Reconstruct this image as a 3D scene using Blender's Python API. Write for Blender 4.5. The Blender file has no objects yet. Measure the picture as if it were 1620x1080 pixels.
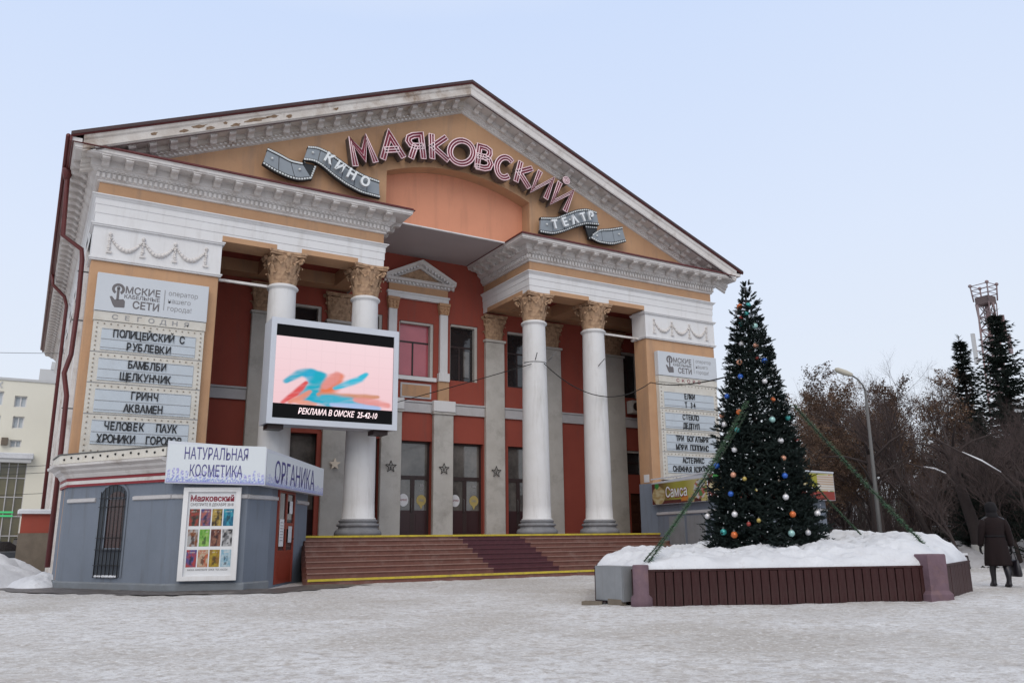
import bpy, bmesh, math, random
from mathutils import Vector, Matrix, noise
random.seed(7)
R = math.radians
sc = bpy.context.scene
col = sc.collection
# ------------------------------------------------------------------ camera
cam_d = bpy.data.cameras.new('camera'); cam = bpy.data.objects.new('camera', cam_d); col.objects.link(cam)
fw = Vector((0.49422, 0.83802, 0.23124)); rt = Vector((0.86249, -0.50598, -0.00968)); up = Vector((-0.10889, -0.20422, 0.97285))
m = Matrix((rt, up, -fw)).transposed().to_4x4(); m.translation = Vector((-13.75, -26.96, 1.25))
cam.matrix_world = m
cam_d.sensor_width = 36; cam_d.lens = 1297 / 1620 * 36
cam_d.clip_start = 0.1; cam_d.clip_end = 3000
sc.camera = cam
# ------------------------------------------------------------------ sky, sun, exposure
w = bpy.data.worlds.new('World'); sc.world = w; w.use_nodes = True
nt = w.node_tree; nt.nodes.clear()
out = nt.nodes.new('ShaderNodeOutputWorld'); bg = nt.nodes.new('ShaderNodeBackground'); bg.inputs[1].default_value = 1.0
tc = nt.nodes.new('ShaderNodeTexCoord'); sep = nt.nodes.new('ShaderNodeSeparateXYZ'); ramp = nt.nodes.new('ShaderNodeValToRGB')
sky = nt.nodes.new('ShaderNodeTexSky'); sky.sky_type = 'NISHITA'; sky.sun_disc = False
SUN_EL, SUN_AZ = 38, 215          # azimuth measured clockwise from +Y
sky.sun_elevation = R(SUN_EL); sky.sun_rotation = R(SUN_AZ); sky.dust_density = 4; sky.air_density = 1.0
mul = nt.nodes.new('ShaderNodeVectorMath'); mul.operation = 'SCALE'; mul.inputs['Scale'].default_value = 0.06
mix = nt.nodes.new('ShaderNodeMix'); mix.data_type = 'RGBA'; mix.inputs[0].default_value = 0.93
e = ramp.color_ramp.elements
e[0].position = 0.0; e[0].color = (0.74, 0.785, 0.85, 1)
e[1].position = 1.0; e[1].color = (1.06, 1.00, 0.94, 1)
for p_, c_ in ((0.12, (0.76, 0.815, 0.895, 1)), (0.33, (0.70, 0.785, 0.945, 1)), (0.58, (0.60, 0.715, 0.945, 1)), (0.8, (0.90, 0.90, 0.92, 1))):
    k = e.new(p_); k.color = c_
nz = nt.nodes.new('ShaderNodeTexNoise'); nz.inputs['Scale'].default_value = 1.6; nz.inputs['Detail'].default_value = 4
nm = nt.nodes.new('ShaderNodeMapRange'); nm.inputs[3].default_value = -0.07; nm.inputs[4].default_value = 0.07
ad = nt.nodes.new('ShaderNodeMath'); ad.operation = 'ADD'
L = nt.links.new
L(tc.outputs['Generated'], sep.inputs[0]); L(tc.outputs['Generated'], nz.inputs['Vector']); L(nz.outputs[0], nm.inputs[0])
L(sep.outputs[2], ad.inputs[0]); L(nm.outputs[0], ad.inputs[1]); L(ad.outputs[0], ramp.inputs[0])
L(sky.outputs[0], mul.inputs[0]); L(mul.outputs[0], mix.inputs[6]); L(ramp.outputs[0], mix.inputs[7])
L(mix.outputs[2], bg.inputs[0]); L(bg.outputs[0], out.inputs[0])
sun_d = bpy.data.lights.new('sun', 'SUN'); sun_d.energy = 1.15; sun_d.angle = R(45); sun_d.color = (1, 0.91, 0.78)
sun = bpy.data.objects.new('sun', sun_d); col.objects.link(sun)
sd = Vector((math.sin(R(SUN_AZ)) * math.cos(R(SUN_EL)), math.cos(R(SUN_AZ)) * math.cos(R(SUN_EL)), math.sin(R(SUN_EL))))
sun.rotation_euler = sd.to_track_quat('Z', 'Y').to_euler()
vs = sc.view_settings; vs.view_transform = 'Standard'; vs.look = 'None'; vs.gamma = 1; vs.exposure = 0.13; vs.use_curve_mapping = False

# ------------------------------------------------------------------ materials
def mat(name, c, rough=0.8, c2=None, var=0.5, scale=1.5, bump=0.15, bscale=25, metal=0.0, spec=0.3, grime=None, gscale=0.7, gamt=0.4, emit=None, streak=False):
    M = bpy.data.materials.new(name); M.use_nodes = True
    n = M.node_tree; P = n.nodes['Principled BSDF']; K = n.links.new
    P.inputs['Roughness'].default_value = rough; P.inputs['Metallic'].default_value = metal; P.inputs['Specular IOR Level'].default_value = spec
    t = n.nodes.new('ShaderNodeTexCoord'); src = t.outputs['Object']
    if c2 is None: c2 = tuple(x * 0.82 for x in c)
    nz = n.nodes.new('ShaderNodeTexNoise'); nz.inputs['Scale'].default_value = scale; nz.inputs['Detail'].default_value = 6; nz.inputs['Roughness'].default_value = 0.65
    K(src, nz.inputs['Vector'])
    mr = n.nodes.new('ShaderNodeMapRange'); mr.inputs[1].default_value = 0.35; mr.inputs[2].default_value = 0.68; mr.inputs[4].default_value = var
    K(nz.outputs[0], mr.inputs[0])
    mx = n.nodes.new('ShaderNodeMix'); mx.data_type = 'RGBA'; mx.inputs[6].default_value = (*c, 1); mx.inputs[7].default_value = (*c2, 1)
    K(mr.outputs[0], mx.inputs[0]); last = mx.outputs[2]
    if grime:
        mp = n.nodes.new('ShaderNodeMapping'); K(src, mp.inputs[0])
        if streak: mp.inputs['Scale'].default_value = (3, 3, 0.35)
        g = n.nodes.new('ShaderNodeTexNoise'); g.inputs['Scale'].default_value = gscale; g.inputs['Detail'].default_value = 8; g.inputs['Roughness'].default_value = 0.7
        K(mp.outputs[0], g.inputs['Vector'])
        gr = n.nodes.new('ShaderNodeMapRange'); gr.inputs[1].default_value = 0.52; gr.inputs[2].default_value = 0.72; gr.inputs[4].default_value = gamt
        K(g.outputs[0], gr.inputs[0])
        m2 = n.nodes.new('ShaderNodeMix'); m2.data_type = 'RGBA'; m2.inputs[7].default_value = (*grime, 1)
        K(gr.outputs[0], m2.inputs[0]); K(last, m2.inputs[6]); last = m2.outputs[2]
    K(last, P.inputs['Base Color'])
    if bump:
        b = n.nodes.new('ShaderNodeTexNoise'); b.inputs['Scale'].default_value = bscale; b.inputs['Detail'].default_value = 5; K(src, b.inputs['Vector'])
        bm_ = n.nodes.new('ShaderNodeBump'); bm_.inputs['Strength'].default_value = bump; bm_.inputs['Distance'].default_value = 0.02
        K(b.outputs[0], bm_.inputs['Height']); K(bm_.outputs[0], P.inputs['Normal'])
    if emit:
        P.inputs['Emission Color'].default_value = (*emit[0], 1); P.inputs['Emission Strength'].default_value = emit[1]
    return M
def attr_mat(name, rough=0.5, emit=0.0):
    M = bpy.data.materials.new(name); M.use_nodes = True; n = M.node_tree; P = n.nodes['Principled BSDF']
    a = n.nodes.new('ShaderNodeAttribute'); a.attribute_name = 'print'
    P.inputs['Roughness'].default_value = rough; P.inputs['Specular IOR Level'].default_value = 0.3
    if emit:
        P.inputs['Base Color'].default_value = (0.01, 0.01, 0.01, 1); n.links.new(a.outputs[0], P.inputs['Emission Color']); P.inputs['Emission Strength'].default_value = emit; P.inputs['Specular IOR Level'].default_value = 0.05
    else: n.links.new(a.outputs[0], P.inputs['Base Color'])
    return M
M = {}
M['ochre'] = mat('ochre_plaster', (0.495, 0.30, 0.175), 0.85, (0.43, 0.25, 0.145), 0.8, 0.9, 0.2, 30, grime=(0.29, 0.20, 0.15), gscale=0.7, gamt=0.6, streak=True)
M['ochre_dk'] = mat('carved_ochre_stone', (0.50, 0.335, 0.215), 0.85, (0.27, 0.165, 0.105), 0.9, 6, 0.3, 30, grime=(0.12, 0.08, 0.05), gscale=3, gamt=0.6)
M['white'] = mat('white_painted_plaster', (0.70, 0.70, 0.71), 0.7, (0.63, 0.62, 0.62), 0.6, 0.8, 0.12, 30, grime=(0.40, 0.37, 0.34), gscale=0.9, gamt=0.32, streak=True)
M['cornice'] = mat('weathered_white_cornice', (0.68, 0.655, 0.64), 0.8, (0.56, 0.53, 0.515), 0.9, 1.2, 0.25, 25, grime=(0.27, 0.22, 0.18), gscale=1.3, gamt=0.6)
M['cornice_peel'] = mat('peeling_cornice', (0.62, 0.59, 0.56), 0.85, (0.46, 0.41, 0.37), 0.9, 1.5, 0.5, 14, grime=(0.19, 0.11, 0.06), gscale=0.85, gamt=0.9)
M['column'] = mat('whitewashed_column', (0.66, 0.66, 0.67), 0.7, (0.58, 0.57, 0.56), 0.7, 0.7, 0.15, 35, grime=(0.38, 0.36, 0.34), gscale=0.9, gamt=0.55, streak=True)
M['pil'] = mat('grey_lime_pilaster', (0.52, 0.505, 0.475), 0.85, (0.42, 0.40, 0.37), 0.9, 1.1, 0.3, 22, grime=(0.22, 0.20, 0.18), gscale=1.2, gamt=0.5)
M['red'] = mat('terracotta_red_plaster', (0.32, 0.073, 0.05), 0.85, (0.27, 0.06, 0.043), 0.8, 0.8, 0.2, 30, grime=(0.19, 0.075, 0.06), gscale=0.8, gamt=0.6, streak=True)
M['coral'] = mat('coral_niche_plaster', (0.66, 0.29, 0.18), 0.85, (0.60, 0.265, 0.165), 0.8, 0.7, 0.15, 30, grime=(0.36, 0.17, 0.11), gscale=0.8, gamt=0.3, streak=True)
M['soffit'] = mat('grey_soffit', (0.44, 0.40, 0.405), 0.9, (0.39, 0.35, 0.355), 0.8, 0.5, 0.1, 20)
M['base'] = mat('grey_column_base', (0.22, 0.225, 0.24), 0.75, (0.16, 0.16, 0.17), 0.8, 3, 0.2, 25, grime=(0.45, 0.45, 0.46), gscale=2.5, gamt=0.4)
M['step'] = mat('red_brown_granite', (0.19, 0.085, 0.066), 0.55, (0.14, 0.063, 0.05), 0.9, 7, 0.1, 60, grime=(0.30, 0.22, 0.19), gscale=1.5, gamt=0.5)
M['step_dk'] = mat('purple_granite', (0.095, 0.032, 0.04), 0.5, (0.07, 0.024, 0.03), 0.9, 7, 0.1, 60)
M['slab'] = mat('porch_floor_granite', (0.20, 0.13, 0.11), 0.6, None, 0.8, 3, 0.1, 40)
M['yellow'] = mat('yellow_warning_paint', (0.58, 0.46, 0.05), 0.7, (0.42, 0.33, 0.05), 0.9, 6, 0.2, 40, grime=(0.2, 0.15, 0.08), gscale=4, gamt=0.6)
M['rail'] = mat('nosing_wear', (0.36, 0.25, 0.21), 0.6, (0.25, 0.17, 0.14), 0.9, 9, 0.1, 50)
M['maroon'] = mat('maroon_painted_metal', (0.115, 0.018, 0.018), 0.45, (0.08, 0.014, 0.014), 0.8, 2, 0.05, 20, spec=0.5)
M['roof'] = mat('dark_maroon_roof_sheet', (0.05, 0.018, 0.018), 0.5, (0.035, 0.02, 0.02), 0.8, 2, 0.05, 20, metal=0.0, spec=0.5)
M['dark'] = mat('dark_frame', (0.03, 0.018, 0.017), 0.45, (0.045, 0.02, 0.018), 0.5, 3, 0.0, spec=0.4)
M['glass'] = mat('dark_window_glass', (0.022, 0.02, 0.022), 0.06, (0.035, 0.03, 0.03), 0.5, 0.8, 0.0, spec=0.8)
M['glass_door'] = mat('door_glass', (0.06, 0.058, 0.055), 0.05, (0.20, 0.185, 0.17), 0.8, 0.9, 0.08, 1.2, spec=1.0)  # paler blotches put sky reflections into the base colour
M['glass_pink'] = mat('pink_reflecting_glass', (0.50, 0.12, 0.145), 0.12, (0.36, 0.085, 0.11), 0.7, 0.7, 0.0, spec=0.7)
M['door_low'] = mat('dark_cherry_door', (0.035, 0.010, 0.011), 0.4, None, 0.5, 3, 0.05, 20, spec=0.5)
M['brown_door'] = mat('brown_panel_door', (0.06, 0.022, 0.012), 0.5, None, 0.5, 3, 0.1, 20)
M['board'] = mat('cream_board_frame', (0.62, 0.60, 0.55), 0.6, (0.53, 0.50, 0.45), 0.8, 2.5, 0.1, 30, grime=(0.38, 0.30, 0.2), gscale=1.8, gamt=0.4)
M['board_lt'] = mat('board_light_panel', (0.50, 0.55, 0.60), 0.4, (0.44, 0.49, 0.54), 0.6, 1.0, 0.0, spec=0.4, grime=(0.36, 0.38, 0.40), gscale=1.5, gamt=0.4)
M['head_lt'] = mat('header_panel', (0.55, 0.58, 0.62), 0.4, (0.50, 0.53, 0.57), 0.5, 0.8, 0.0, spec=0.4)
M['ink'] = mat('black_letter', (0.018, 0.018, 0.02), 0.5, None, 0.3, 5, 0.0)
M['ink_grey'] = mat('grey_print', (0.15, 0.14, 0.145), 0.6, None, 0.3, 5, 0.0)
M['ink_soft'] = mat('soft_grey_print', (0.27, 0.27, 0.28), 0.6, None, 0.3, 5, 0.0)
M['ink_red'] = mat('red_letter', (0.22, 0.02, 0.04), 0.5, None, 0.3, 5, 0.0)
M['ink_blue'] = mat('violet_blue_lettering', (0.075, 0.07, 0.22), 0.5, None, 0.3, 5, 0.0)
M['bulb'] = mat('marquee_bulb', (0.30, 0.25, 0.2), 0.3, None, 0.4, 9, 0.0)
M['scr_case'] = mat('light_grey_screen_case', (0.57, 0.60, 0.66), 0.45, (0.52, 0.55, 0.61), 0.6, 1.0, 0.05, 20, spec=0.4)
M['scr_dark'] = mat('screen_black', (0.008, 0.008, 0.009), 0.8, None, 0.3, 5, 0.0, spec=0.08)
M['scr_txt'] = mat('screen_text_light', (0.5, 0.4, 0.4), 0.5, emit=((1.0, 0.80, 0.82), 0.85), bump=0)
M['film'] = mat('grey_film_panel', (0.245, 0.275, 0.305), 0.4, (0.20, 0.225, 0.25), 0.7, 1.5, 0.05, 20, spec=0.5)
M['film_dk'] = mat('dark_film_edge', (0.028, 0.032, 0.036), 0.5, None, 0.5, 2, 0.0)
M['film_hole'] = mat('film_sprocket_hole', (0.62, 0.65, 0.66), 0.5, None, 0.5, 2, 0.0)
M['letter_side'] = mat('grimy_letter_side', (0.13, 0.105, 0.09), 0.7, (0.08, 0.06, 0.055), 0.9, 3, 0.1, 20)
M['letter_face'] = mat('crimson_letter_face', (0.22, 0.03, 0.055), 0.5, (0.17, 0.025, 0.045), 0.5, 4, 0.0)
M['neon'] = mat('pink_neon_tube', (0.86, 0.66, 0.70), 0.25, (0.80, 0.58, 0.62), 0.6, 5, 0.0, spec=0.6)
M['letter_white'] = mat('white_plastic_letter', (0.72, 0.75, 0.77), 0.4, None, 0.3, 4, 0.0, spec=0.4)
M['kiosk'] = mat('blue_grey_kiosk_render', (0.165, 0.19, 0.235), 0.75, (0.14, 0.165, 0.205), 0.8, 0.9, 0.15, 40, grime=(0.115, 0.125, 0.14), gscale=1.3, gamt=0.65, streak=True)
M['kiosk_base'] = mat('dirty_kiosk_plinth', (0.19, 0.21, 0.235), 0.85, (0.13, 0.14, 0.15), 0.9, 2, 0.3, 25, grime=(0.30, 0.31, 0.33), gscale=2, gamt=0.4)
M['band'] = mat('pale_band', (0.50, 0.49, 0.50), 0.7, (0.42, 0.41, 0.41), 0.7, 2, 0.15, 30, grime=(0.28, 0.26, 0.25), gscale=1.5, gamt=0.4)
M['redstripe'] = mat('red_stripe_paint', (0.24, 0.022, 0.03), 0.5, None, 0.5, 2, 0.05, 20)
M['bars'] = mat('black_iron_bars', (0.015, 0.015, 0.017), 0.5, None, 0.3, 5, 0.0)
M['reddoor'] = mat('orange_red_door', (0.24, 0.035, 0.018), 0.4, (0.20, 0.03, 0.016), 0.6, 3, 0.05, 20, spec=0.5)
M['paper'] = mat('white_paper', (0.66, 0.67, 0.69), 0.7, None, 0.3, 4, 0.0)
M['plank'] = mat('maroon_plank', (0.040, 0.010, 0.010), 0.6, (0.027, 0.008, 0.008), 0.9, 2.5, 0.3, 30, grime=(0.09, 0.06, 0.055), gscale=1.6, gamt=0.5, streak=True)
M['purple'] = mat('purple_painted_concrete', (0.165, 0.105, 0.13), 0.75, (0.11, 0.07, 0.085), 0.9, 3, 0.3, 25, grime=(0.22, 0.13, 0.11), gscale=2.5, gamt=0.6)
M['metal_box'] = mat('grey_steel_box', (0.22, 0.23, 0.245), 0.5, (0.17, 0.18, 0.19), 0.8, 2.5, 0.05, 20, spec=0.5, grime=(0.14, 0.13, 0.13), gscale=2.2, gamt=0.5, streak=True)
M['fir'] = mat('dark_artificial_fir', (0.007, 0.014, 0.013), 0.8, (0.012, 0.022, 0.019), 0.9, 6, 0.0, spec=0.25)
M['garland'] = mat('green_tinsel_garland', (0.022, 0.10, 0.04), 0.45, (0.06, 0.08, 0.05), 0.8, 9, 0.0, spec=0.5)
M['bark'] = mat('dark_bark', (0.045, 0.035, 0.033), 0.9, (0.04, 0.03, 0.03), 0.9, 5, 0.4, 20)
M['twig'] = mat('winter_twig', (0.082, 0.060, 0.057), 0.9, (0.056, 0.041, 0.040), 0.9, 5, 0.0)
M['leaf'] = mat('dry_brown_leaf', (0.135, 0.080, 0.048), 0.8, (0.085, 0.052, 0.038), 0.9, 2, 0.0)
M['spruce'] = mat('dark_spruce', (0.012, 0.021, 0.017), 0.8, (0.02, 0.03, 0.024), 0.9, 2, 0.0)
M['lamp'] = mat('galvanised_pole', (0.125, 0.125, 0.125), 0.6, (0.11, 0.11, 0.11), 0.8, 3, 0.1, 20)
M['lamp_head'] = mat('lamp_head_cream', (0.44, 0.42, 0.36), 0.5, None, 0.5, 3, 0.0)
M['whitewash'] = mat('whitewashed_trunk', (0.45, 0.44, 0.42), 0.9, None, 0.8, 5, 0.2, 20)
M['coat'] = mat('dark_brown_coat', (0.012, 0.0055, 0.006), 0.9, (0.008, 0.004, 0.005), 0.8, 5, 0.4, 60)
M['blackcloth'] = mat('black_cloth', (0.008, 0.007, 0.009), 0.85, None, 0.5, 5, 0.3, 60)
M['leather'] = mat('black_leather', (0.012, 0.010, 0.014), 0.4, None, 0.4, 5, 0.1, 30, spec=0.5)
M['skin'] = mat('skin', (0.45, 0.25, 0.18), 0.6, None, 0.2, 5, 0.0)
M['cream'] = mat('cream_render', (0.74, 0.72, 0.63), 0.85, (0.68, 0.66, 0.58), 0.7, 0.3, 0.05, 10)
M['pale_far'] = mat('pale_far_wall', (0.52, 0.53, 0.54), 0.85, None, 0.4, 0.3, 0.0)
M['gold_glass'] = mat('amber_curtain_glass', (0.075, 0.065, 0.03), 0.1, (0.14, 0.12, 0.05), 0.9, 0.6, 0.0, spec=0.9)
M['neon_green'] = mat('green_lit_sign', (0.05, 0.3, 0.1), 0.4, emit=((0.03, 0.35, 0.13), 0.8), bump=0)
M['carpaint'] = mat('dark_grey_car_paint', (0.05, 0.055, 0.065), 0.25, None, 0.2, 2, 0.0, spec=0.6)
M['carpaint2'] = mat('silver_blue_car_paint', (0.24, 0.26, 0.30), 0.3, None, 0.2, 2, 0.0, spec=0.6)
M['tyre'] = mat('tyre_rubber', (0.015, 0.015, 0.015), 0.8, None, 0.3, 5, 0.0)
M['wire'] = mat('black_cable', (0.02, 0.02, 0.02), 0.7, None, 0.2, 5, 0.0)
M['tower'] = mat('mast_red_grey_steel', (0.23, 0.20, 0.21), 0.6, (0.20, 0.10, 0.10), 0.9, 0.35, 0.0)
M['green_far'] = mat('grey_green_far_wall', (0.14, 0.18, 0.15), 0.85, None, 0.5, 0.5, 0.0)
M['concrete'] = mat('stained_concrete', (0.18, 0.15, 0.12), 0.9, (0.12, 0.10, 0.08), 0.9, 2, 0.3, 20)
M['print'] = attr_mat('printed_picture', 0.45)
M['screen'] = attr_mat('screen_picture', 0.6, 0.86)
BALL = {}
for k, c_ in dict(orange=(0.55, 0.13, 0.03), teal=(0.04, 0.30, 0.29), silver=(0.45, 0.45, 0.47), red=(0.28, 0.04, 0.03), mint=(0.30, 0.50, 0.48), peach=(0.60, 0.30, 0.20), blue=(0.02, 0.10, 0.42), white=(0.65, 0.64, 0.66), gold=(0.40, 0.30, 0.08)).items():
    BALL[k] = mat('bauble_' + k, c_, 0.22, None, 0.4, 8, 0.0, metal=0.35, spec=0.6)

# snow: white where it lies, tan and grey where it is trodden
def snow_mat(name, dirt):
    S = bpy.data.materials.new(name); S.use_nodes = True; n = S.node_tree; P = n.nodes['Principled BSDF']; K = n.links.new
    P.inputs['Roughness'].default_value = 0.6; P.inputs['Specular IOR Level'].default_value = 0.25
    t = n.nodes.new('ShaderNodeTexCoord')
    def noi(s, d, r=0.6):
        q = n.nodes.new('ShaderNodeTexNoise'); q.inputs['Scale'].default_value = s; q.inputs['Detail'].default_value = d; q.inputs['Roughness'].default_value = r; K(t.outputs['Object'], q.inputs['Vector']); return q.outputs[0]
    def rng(src, a, b, x=0, y=1):
        q = n.nodes.new('ShaderNodeMapRange'); q.inputs[1].default_value = a; q.inputs[2].default_value = b; q.inputs[3].default_value = x; q.inputs[4].default_value = y; K(src, q.inputs[0]); return q.outputs[0]
    def mx(f, a, b):
        q = n.nodes.new('ShaderNodeMix'); q.data_type = 'RGBA'; K(f, q.inputs[0])
        for i, v in ((6, a), (7, b)):
            if isinstance(v, tuple): q.inputs[i].default_value = (*v, 1)
            else: K(v, q.inputs[i])
        return q.outputs[2]
    if dirt:
        c = mx(rng(noi(0.22, 6), 0.39, 0.57), (0.44, 0.425, 0.41), (0.64, 0.65, 0.675))
        c = mx(rng(noi(5.5, 6, 0.75), 0.45, 0.62, 0, 0.85), c, (0.375, 0.35, 0.33))
        c = mx(rng(noi(1.3, 6, 0.7), 0.50, 0.70, 0, 0.55), c, (0.42, 0.385, 0.355))
        c = mx(rng(noi(14, 5, 0.75), 0.50, 0.64, 0, 0.75), c, (0.74, 0.75, 0.77))
        c = mx(rng(noi(24, 4, 0.75), 0.54, 0.66, 0, 0.7), c, (0.30, 0.27, 0.245))
        c = mx(rng(noi(2.6, 3, 0.8), 0.66, 0.74, 0, 0.6), c, (0.20, 0.175, 0.155))
    else:
        c = mx(rng(noi(1.2, 6), 0.35, 0.65), (0.66, 0.68, 0.72), (0.57, 0.585, 0.625))
        c = mx(rng(noi(3.4, 6, 0.75), 0.6, 0.74, 0, 0.55), c, (0.40, 0.33, 0.30))
    if dirt:
        vo = n.nodes.new('ShaderNodeTexVoronoi'); vo.inputs['Scale'].default_value = 2.3; vo.inputs['Randomness'].default_value = 1.0
        mp = n.nodes.new('ShaderNodeVectorMath'); mp.operation = 'ADD'; nn = n.nodes.new('ShaderNodeTexNoise'); nn.inputs['Scale'].default_value = 4.0; K(t.outputs['Object'], nn.inputs['Vector'])
        K(t.outputs['Object'], mp.inputs[0]); sc_ = n.nodes.new('ShaderNodeVectorMath'); sc_.operation = 'SCALE'; sc_.inputs['Scale'].default_value = 0.35; K(nn.outputs['Color'], sc_.inputs[0]); K(sc_.outputs[0], mp.inputs[1]); K(mp.outputs[0], vo.inputs['Vector'])
        c = mx(rng(vo.outputs['Distance'], 0.26, 0.10, 0, 0.5), c, (0.36, 0.33, 0.305)); prints = rng(vo.outputs['Distance'], 0.30, 0.14, 0, -0.5)
    K(c, P.inputs['Base Color'])
    bp = n.nodes.new('ShaderNodeBump'); bp.inputs['Strength'].default_value = 1.0 if dirt else 0.9; bp.inputs['Distance'].default_value = 0.035 if dirt else 0.03
    a1 = n.nodes.new('ShaderNodeMath'); a1.operation = 'ADD'; K(noi(9, 6, 0.7), a1.inputs[0]); K(noi(2.2, 5, 0.6), a1.inputs[1])
    if dirt:
        a2 = n.nodes.new('ShaderNodeMath'); a2.operation = 'ADD'; K(a1.outputs[0], a2.inputs[0]); K(prints, a2.inputs[1]); a1 = a2
    K(a1.outputs[0], bp.inputs['Height']); K(bp.outputs[0], P.inputs['Normal'])
    return S
M['snow_ground'] = snow_mat('trodden_snow', True); M['snow'] = snow_mat('fresh_snow', False)
M['snow_grey'] = mat('ploughed_grey_snow', (0.40, 0.40, 0.42), 0.7, (0.28, 0.27, 0.275), 0.9, 1.5, 0.6, 8, grime=(0.16, 0.14, 0.13), gscale=2, gamt=0.5)
M['wet'] = mat('wet_dark_asphalt', (0.075, 0.065, 0.062), 0.45, (0.12, 0.105, 0.10), 0.9, 4, 0.4, 20, grime=(0.32, 0.30, 0.29), gscale=3, gamt=0.7)

# ------------------------------------------------------------------ mesh helpers
LOC = {}
def uniq(n):
    return n
class MB:
    def __init__(s): s.v = []; s.f = []; s.s = []
    def add(s, vs, fs, smooth=False):
        o = len(s.v); s.v += [tuple(x) for x in vs]; s.f += [tuple(i + o for i in q) for q in fs]; s.s += [smooth] * len(fs); return s
    def box(s, x0, x1, y0, y1, z0, z1):
        return s.add([(x0, y0, z0), (x1, y0, z0), (x1, y1, z0), (x0, y1, z0), (x0, y0, z1), (x1, y0, z1), (x1, y1, z1), (x0, y1, z1)],
                     [(0, 3, 2, 1), (4, 5, 6, 7), (0, 1, 5, 4), (1, 2, 6, 5), (2, 3, 7, 6), (3, 0, 4, 7)])
    def bbox(s, x0, x1, y0, y1, z0, z1, b=0.015):
        # box with chamfered vertical and top edges
        V = []; 
        for z, i in ((z0, 0), (z1 - b, 0), (z1, b)):
            V += [(x0 + i + (b if not i else 0), y0 + i, z), (x1 - i - (b if not i else 0), y0 + i, z), (x1 - i, y0 + i + (b if not i else 0), z), (x1 - i, y1 - i - (b if not i else 0), z),
                  (x1 - i - (b if not i else 0), y1 - i, z), (x0 + i + (b if not i else 0), y1 - i, z), (x0 + i, y1 - i - (b if not i else 0), z), (x0 + i, y0 + i + (b if not i else 0), z)]
        F = [tuple(range(7, -1, -1)), tuple(range(16, 24))]
        for k in (0, 8):
            for j in range(8): F.append((k + j, k + (j + 1) % 8, k + 8 + (j + 1) % 8, k + 8 + j))
        return s.add(V, F)
    def quad(s, a, b, c, d): return s.add([a, b, c, d], [(0, 1, 2, 3)])
    def obox(s, c, ux, uy, uz, hx, hy, hz):
        c = Vector(c); ux = Vector(ux).normalized(); uy = Vector(uy).normalized(); uz = Vector(uz).normalized()
        P = [c + ux * hx * a + uy * hy * b + uz * hz * d for d in (-1, 1) for a, b in ((-1, -1), (1, -1), (1, 1), (-1, 1))]
        return s.add(P, [(0, 3, 2, 1), (4, 5, 6, 7), (0, 1, 5, 4), (1, 2, 6, 5), (2, 3, 7, 6), (3, 0, 4, 7)])
    def tube(s, pts, r, n=6, smooth=True, cap=True):
        pts = [Vector(p) for p in pts]; rs = r if isinstance(r, (list, tuple)) else [r] * len(pts)
        V = []; F = []; prev = None
        for i, p in enumerate(pts):
            d = (pts[min(i + 1, len(pts) - 1)] - pts[max(i - 1, 0)])
            if d.length < 1e-9: d = Vector((0, 0, 1))
            d.normalize()
            if prev is None:
                a = Vector((0, 0, 1)) if abs(d.z) < 0.9 else Vector((1, 0, 0)); x = d.cross(a).normalized()
            else:
                x = prev - d * prev.dot(d); x = x.normalized() if x.length > 1e-6 else d.orthogonal().normalized()
            prev = x; y = d.cross(x)
            for k in range(n):
                t = 2 * math.pi * k / n; V.append(p + (x * math.cos(t) + y * math.sin(t)) * rs[i])
        for i in range(len(pts) - 1):
            for k in range(n):
                F.append((i * n + k, i * n + (k + 1) % n, (i + 1) * n + (k + 1) % n, (i + 1) * n + k))
        if cap and n > 2: F.append(tuple(range(n - 1, -1, -1))); F.append(tuple((len(pts) - 1) * n + k for k in range(n)))
        return s.add(V, F, smooth)
    def lathe(s, prof, cx, cy, n=32, sy=1.0, cap=True):
        V = []; F = []
        for r, z in prof:
            for k in range(n):
                t = 2 * math.pi * k / n; V.append((cx + r * math.cos(t), cy + r * math.sin(t) * sy, z))
        for i in range(len(prof) - 1):
            for k in range(n): F.append((i * n + k, i * n + (k + 1) % n, (i + 1) * n + (k + 1) % n, (i + 1) * n + k))
        if cap: F.append(tuple(range(n - 1, -1, -1))); F.append(tuple((len(prof) - 1) * n + k for k in range(n)))
        return s.add(V, F, True)
    def prism(s, poly, axis, a, b):
        # extrude 2-D polygon along axis between a and b
        n = len(poly)
        def P(p, t):
            return (t, p[0], p[1]) if axis == 'X' else (p[0], t, p[1]) if axis == 'Y' else (p[0], p[1], t)
        V = [P(p, a) for p in poly] + [P(p, b) for p in poly]
        F = [tuple(range(n)), tuple(range(2 * n - 1, n - 1, -1))] + [(i, n + i, n + (i + 1) % n, (i + 1) % n) for i in range(n)]
        return s.add(V, F)
    def sweep(s, path, prof, close_back=False):
        n = len(path); k = len(prof); V = []
        nr = []
        for i in range(n - 1):
            d = Vector((path[i + 1][0] - path[i][0], path[i + 1][1] - path[i][1])).normalized(); nr.append(Vector((d.y, -d.x)))
        for i in range(n):
            a = nr[max(i - 1, 0)]; b = nr[min(i, n - 2)]; mm = (a + b) / (1 + a.dot(b))
            for o, z in prof: V.append((path[i][0] + mm.x * o, path[i][1] + mm.y * o, z))
        F = []
        for i in range(n - 1):
            for j in range(k - 1): F.append((i * k + j, (i + 1) * k + j, (i + 1) * k + j + 1, i * k + j + 1))
        F.append(tuple(range(k))); F.append(tuple((n - 1) * k + j for j in range(k - 1, -1, -1)))
        return s.add(V, F)
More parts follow.
